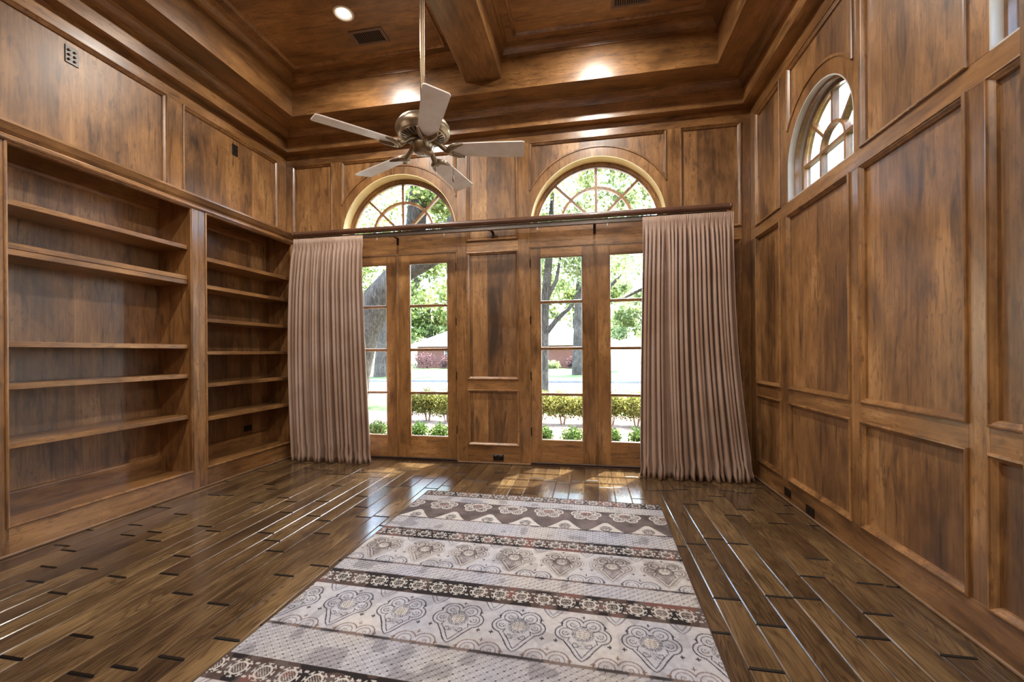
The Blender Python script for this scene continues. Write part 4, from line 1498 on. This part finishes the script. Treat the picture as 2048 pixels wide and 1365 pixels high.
# tree right of the doors, boughs hang into the view
cl = rand_clusters((3.0, 15.5, 5.4), (2.4, 1.2, 2.2), 0.85, 240, 20, 10, 2.6)
tree('broad tree with hanging boughs, right of the street view', (5.2, 15.8, -0.25),
     [(5.2, 15.8, -0.3), (5.0, 15.8, 2.0), (4.6, 15.7, 4.4), (4.2, 15.6, 7.0)], [0.34, 0.28, 0.22, 0.10],
     [([(4.8, 15.8, 3.2), (3.2, 15.6, 3.9), (1.8, 15.5, 3.5), (1.0, 15.4, 3.1)], [0.12, 0.09, 0.06, 0.03]),
      ([(4.6, 15.7, 4.4), (3.0, 15.5, 5.4), (1.6, 15.4, 5.9)], [0.11, 0.08, 0.03])], cl, 0.085, LEAF_PALE)
# bushy tree at the end of the view beside the right curtain
tree('bushy pale tree over the far driveway, seen beside the right curtain', (6.6, 37.5, -0.4),
     [(6.6, 37.5, -0.45), (6.5, 37.5, 2.2), (6.2, 37.5, 5.0)], [0.35, 0.28, 0.14],
     [([(6.5, 37.5, 2.4), (4.8, 37.4, 3.8), (3.6, 37.3, 4.6)], [0.16, 0.11, 0.05])],
     rand_clusters((4.4, 37.5, 4.6), (2.6, 1.4, 2.4), 1.1, 300, 18, 14, 2.0), 0.16, LEAF_PALE)
# far backdrop trees behind the houses
for i, (x_, y_, h_, m_, lab) in enumerate(((-47, 57, 13, LEAF_OAK, 'tall far tree at the left end of the skyline'), (-35, 70, 15, LEAF_PALE, 'pale tall tree behind the left end of the roof'),
        (-23, 57, 12, LEAF_OAK, 'full green tree rising behind the grey roof'), (-12, 70, 14, LEAF_PALE, 'pale tree behind the middle of the house'),
        (-2, 57, 11, LEAF_OAK, 'green tree behind the brick wall and window'), (9, 70, 13, LEAF_PALE, 'pale tree at the end of the driveway'), (20, 57, 12, LEAF_OAK, 'green tree right of the driveway'))):
    tree(lab, (x_, y_, -0.5), [(x_, y_, -0.6), (x_ + 0.3, y_, h_ * 0.4), (x_, y_, h_ * 0.75)], [0.6, 0.45, 0.2], [],
         rand_clusters((x_, y_, h_ * 0.55), (6.0, 2.4, h_ * 0.33), 2.4, 300, 20, 30 + i, 1.8), 0.36, m_, group='far trees behind the house')
# trees beside the right wall windows
for i, (x_, y_, lab) in enumerate(((7.5, 7.0, 'pale tree outside the far arched side window'), (8.0, 2.2, 'pale tree outside the near arched side window'))):
    tree(lab, (x_, y_, -0.12), [(x_, y_, -0.2), (x_ + 0.1, y_, 2.5), (x_, y_, 6.0)], [0.22, 0.18, 0.08],
         [([(x_, y_, 3.0), (x_ - 1.0, y_ + 0.6, 4.4), (x_ - 1.8, y_ + 0.9, 5.2)], [0.09, 0.06, 0.03])],
         rand_clusters((x_ - 0.6, y_, 6.4), (2.4, 2.4, 1.7), 0.9, 210, 20, 50 + i, 3.6), 0.085, LEAF_PALE, group='trees beside the house')

# house across the street
M_BRICK = None
def brick_mat():
    t = NT('red_brick_wall')
    tc = t.n('ShaderNodeTexCoord')
    sep = t.n('ShaderNodeSeparateXYZ'); t.l(tc.outputs['Object'], sep.inputs[0])
    cb = t.n('ShaderNodeCombineXYZ'); t.l(t.math('ADD', sep.outputs[0], sep.outputs[1]), cb.inputs[0]); t.l(sep.outputs[2], cb.inputs[1])
    br = t.n('ShaderNodeTexBrick'); t.l(cb.outputs[0], br.inputs['Vector'])
    br.inputs['Scale'].default_value = 4.5
    br.inputs['Color1'].default_value = srgb(116, 64, 48)
    br.inputs['Color2'].default_value = srgb(92, 50, 38)
    br.inputs['Mortar'].default_value = srgb(124, 108, 98)
    t.bsdf(br.outputs[0], 0.9, spec=0.2)
    return t.m
M_BRICK = brick_mat()
M_ROOF = ground_mat('grey_shingle_roof', srgb(104, 104, 112), srgb(122, 122, 130), srgb(138, 138, 144), 5.0)
M_CREAM = plain('cream_paint', srgb(226, 214, 190), 0.6)
M_DARKGLASS = plain('dark_window_glass', srgb(50, 56, 62), 0.1)
house = thing('house', (-9.0, 48, -0.45), 'brick house with grey hipped roof across the street', 'house')
hx0, hx1, hy0, hy1, hz0, hz1 = -19.0, 1.2, 44.0, 53.0, -0.5, 2.15
mb = MB(); mb.box(hx0, hx1, hy0, hy1, hz0, hz1); mb.build('wall', M_BRICK, house)
mb = MB()
e = 0.5
mb.add([(hx0 - e, hy0 - e, hz1 + 0.12), (hx1 + e, hy0 - e, hz1 + 0.12), (hx1 + e, hy1 + e, hz1 + 0.12), (hx0 - e, hy1 + e, hz1 + 0.12), (hx0 + 5.6, 48.5, hz1 + 3.0), (hx1 - 5.6, 48.5, hz1 + 3.0)],
       [(0, 1, 5, 4), (1, 2, 5), (2, 3, 4, 5), (3, 0, 4), (0, 3, 2, 1)])
mb.build('roof', M_ROOF, house)
mb = MB(); mb.box(hx0 - e, hx1 + e, hy0 - e - 0.04, hy0 - e, hz1 - 0.15, hz1 + 0.13); mb.build('fascia', M_CREAM, house)
for (wx, ww) in ((-0.9, 1.0), (-5.6, 1.6), (-10.5, 1.6), (-15.0, 1.6)):
    w_ = MB(); w_.box(wx - ww / 2, wx + ww / 2, hy0 - 0.06, hy0 - 0.003, 0.35, 1.75); wo_ = w_.build('window', M_CREAM, house)
    for a in range(3):
        for b in range(3):
            pm = MB()
            cx0 = wx - ww / 2 + 0.06 + a * (ww - 0.09) / 3
            cz0 = 0.41 + b * 1.29 / 3
            pm.box(cx0, cx0 + (ww - 0.09) / 3 - 0.03, hy0 - 0.07, hy0 - 0.061, cz0, cz0 + 1.29 / 3 - 0.03)
            pm.build('pane', M_DARKGLASS, wo_)
fence = thing('garden_fence', (9.0, 40, -0.4), 'tan timber fence beside the far driveway', 'fence')
for k in range(14):
    mb = MB(); mb.box(6.6 + 0.32 * k, 6.6 + 0.32 * k + 0.30, 40.0, 40.05, -0.45, 1.5); mb.build('board', M_REVEAL, fence)

# shrubs, hedge
def shrub(base, r, h, label, lmat, group, n=420, size=0.035, cat='shrub', name='shrub', stem=0.0):
    root = thing(name, base, label, cat, group)
    x, y, z = base
    mb = MB()
    for k in range(4):
        a = k * 1.57 + x
        mb.tube([(x + 0.03 * math.cos(a), y + 0.03 * math.sin(a), z - 0.02), (x + 0.5 * r * math.cos(a), y + 0.5 * r * math.sin(a), z + h * 0.7)], [0.012, 0.006], 6)
    mb.build('stems', M_STEM, root)
    cl = [((x + r * 0.4 * math.cos(k * 1.05), y + r * 0.4 * math.sin(k * 1.05), z + stem + (h - stem) * (0.4 + 0.25 * ((k * 7) % 3) / 2)), (r * 0.7, r * 0.7, (h - stem) * 0.42), n // 6) for k in range(6)]
    V, Q = leaves(cl, size)
    fast_mesh('foliage', V, Q, lmat, root, kind='stuff')
    return root
for (x_, y_, r_, lab) in ((-3.42, 6.3, 0.19, 'clipped boxwood seen through the leftmost door leaf'),
        (-2.74, 6.35, 0.19, 'left boxwood seen through the right leaf of the left doors'), (-2.32, 6.2, 0.18, 'right boxwood seen through the right leaf of the left doors'),
        (-0.68, 6.25, 0.15, 'smaller boxwood seen at the left of the middle glass leaf'), (-0.24, 6.2, 0.21, 'wider boxwood seen at the right of the middle glass leaf'),
        (0.33, 6.2, 0.14, 'left boxwood seen through the leaf beside the right curtain'), (0.70, 6.25, 0.17, 'right boxwood seen through the leaf beside the right curtain')):
    shrub((x_, y_, -0.115), r_, 0.30, lab, LEAF_BOX, 'small boxwoods outside the doors', 1100, 0.020, name='boxwood')
for (x_, lab) in ((-3.82, 'hedge plant at the left end, seen through the left doors'), (-3.36, 'middle hedge plant seen through the left doors'), (-2.90, 'hedge plant at the right, seen through the left doors'),
        (-0.98, 'hedge plant at the left of the middle glass leaf'), (-0.52, 'hedge plant in the centre of the middle glass leaf'), (-0.06, 'hedge plant at the right of the middle glass leaf'),
        (-2.44, 'hedge plant just beyond the right stile of the left doors'), (-1.97, 'hedge plant out of sight behind the middle of the wall between the doors'), (-1.48, 'hedge plant just beyond the left hinge side of the right doors'),
        (0.42, 'hedge plant seen at the left of the leaf by the right curtain'), (0.88, 'hedge plant touching the edge of the right curtain in view')):
    shrub((x_, 8.25 + 0.05 * math.sin(x_ * 5), -0.13), 0.295, 0.66, lab, LEAF_HEDGE, 'hedge row beyond the boxwoods', 3600, 0.024, 'hedge', 'hedge_plant', stem=0.10)
for (x_, y_, r_, h_, m_, lab) in ((-17.2, 41.6, 1.3, 1.9, LEAF_PLUM, 'purple-leaved bush in front of the brick house, left'), (-14.8, 41.9, 0.9, 1.5, LEAF_PLUM, 'purple-leaved bush below the roof'),
        (-5.6, 42.0, 0.9, 1.0, LEAF_PALE, 'pale round bush at the brick wall'), (-3.6, 42.0, 0.8, 0.9, LEAF_PALE, 'pale bush beside the thick trunk'), (-1.6, 42.2, 0.7, 1.3, LEAF_PLUM, 'dark bush under the brick house window'),
        (-20.5, 41.0, 1.2, 2.0, LEAF_PALE, 'pale yellow bush left of the brick house')):
    shrub((x_, y_, -0.45), r_, h_, lab, m_, 'bushes around the brick house', 700, 0.10, 'bush', 'garden_bush')
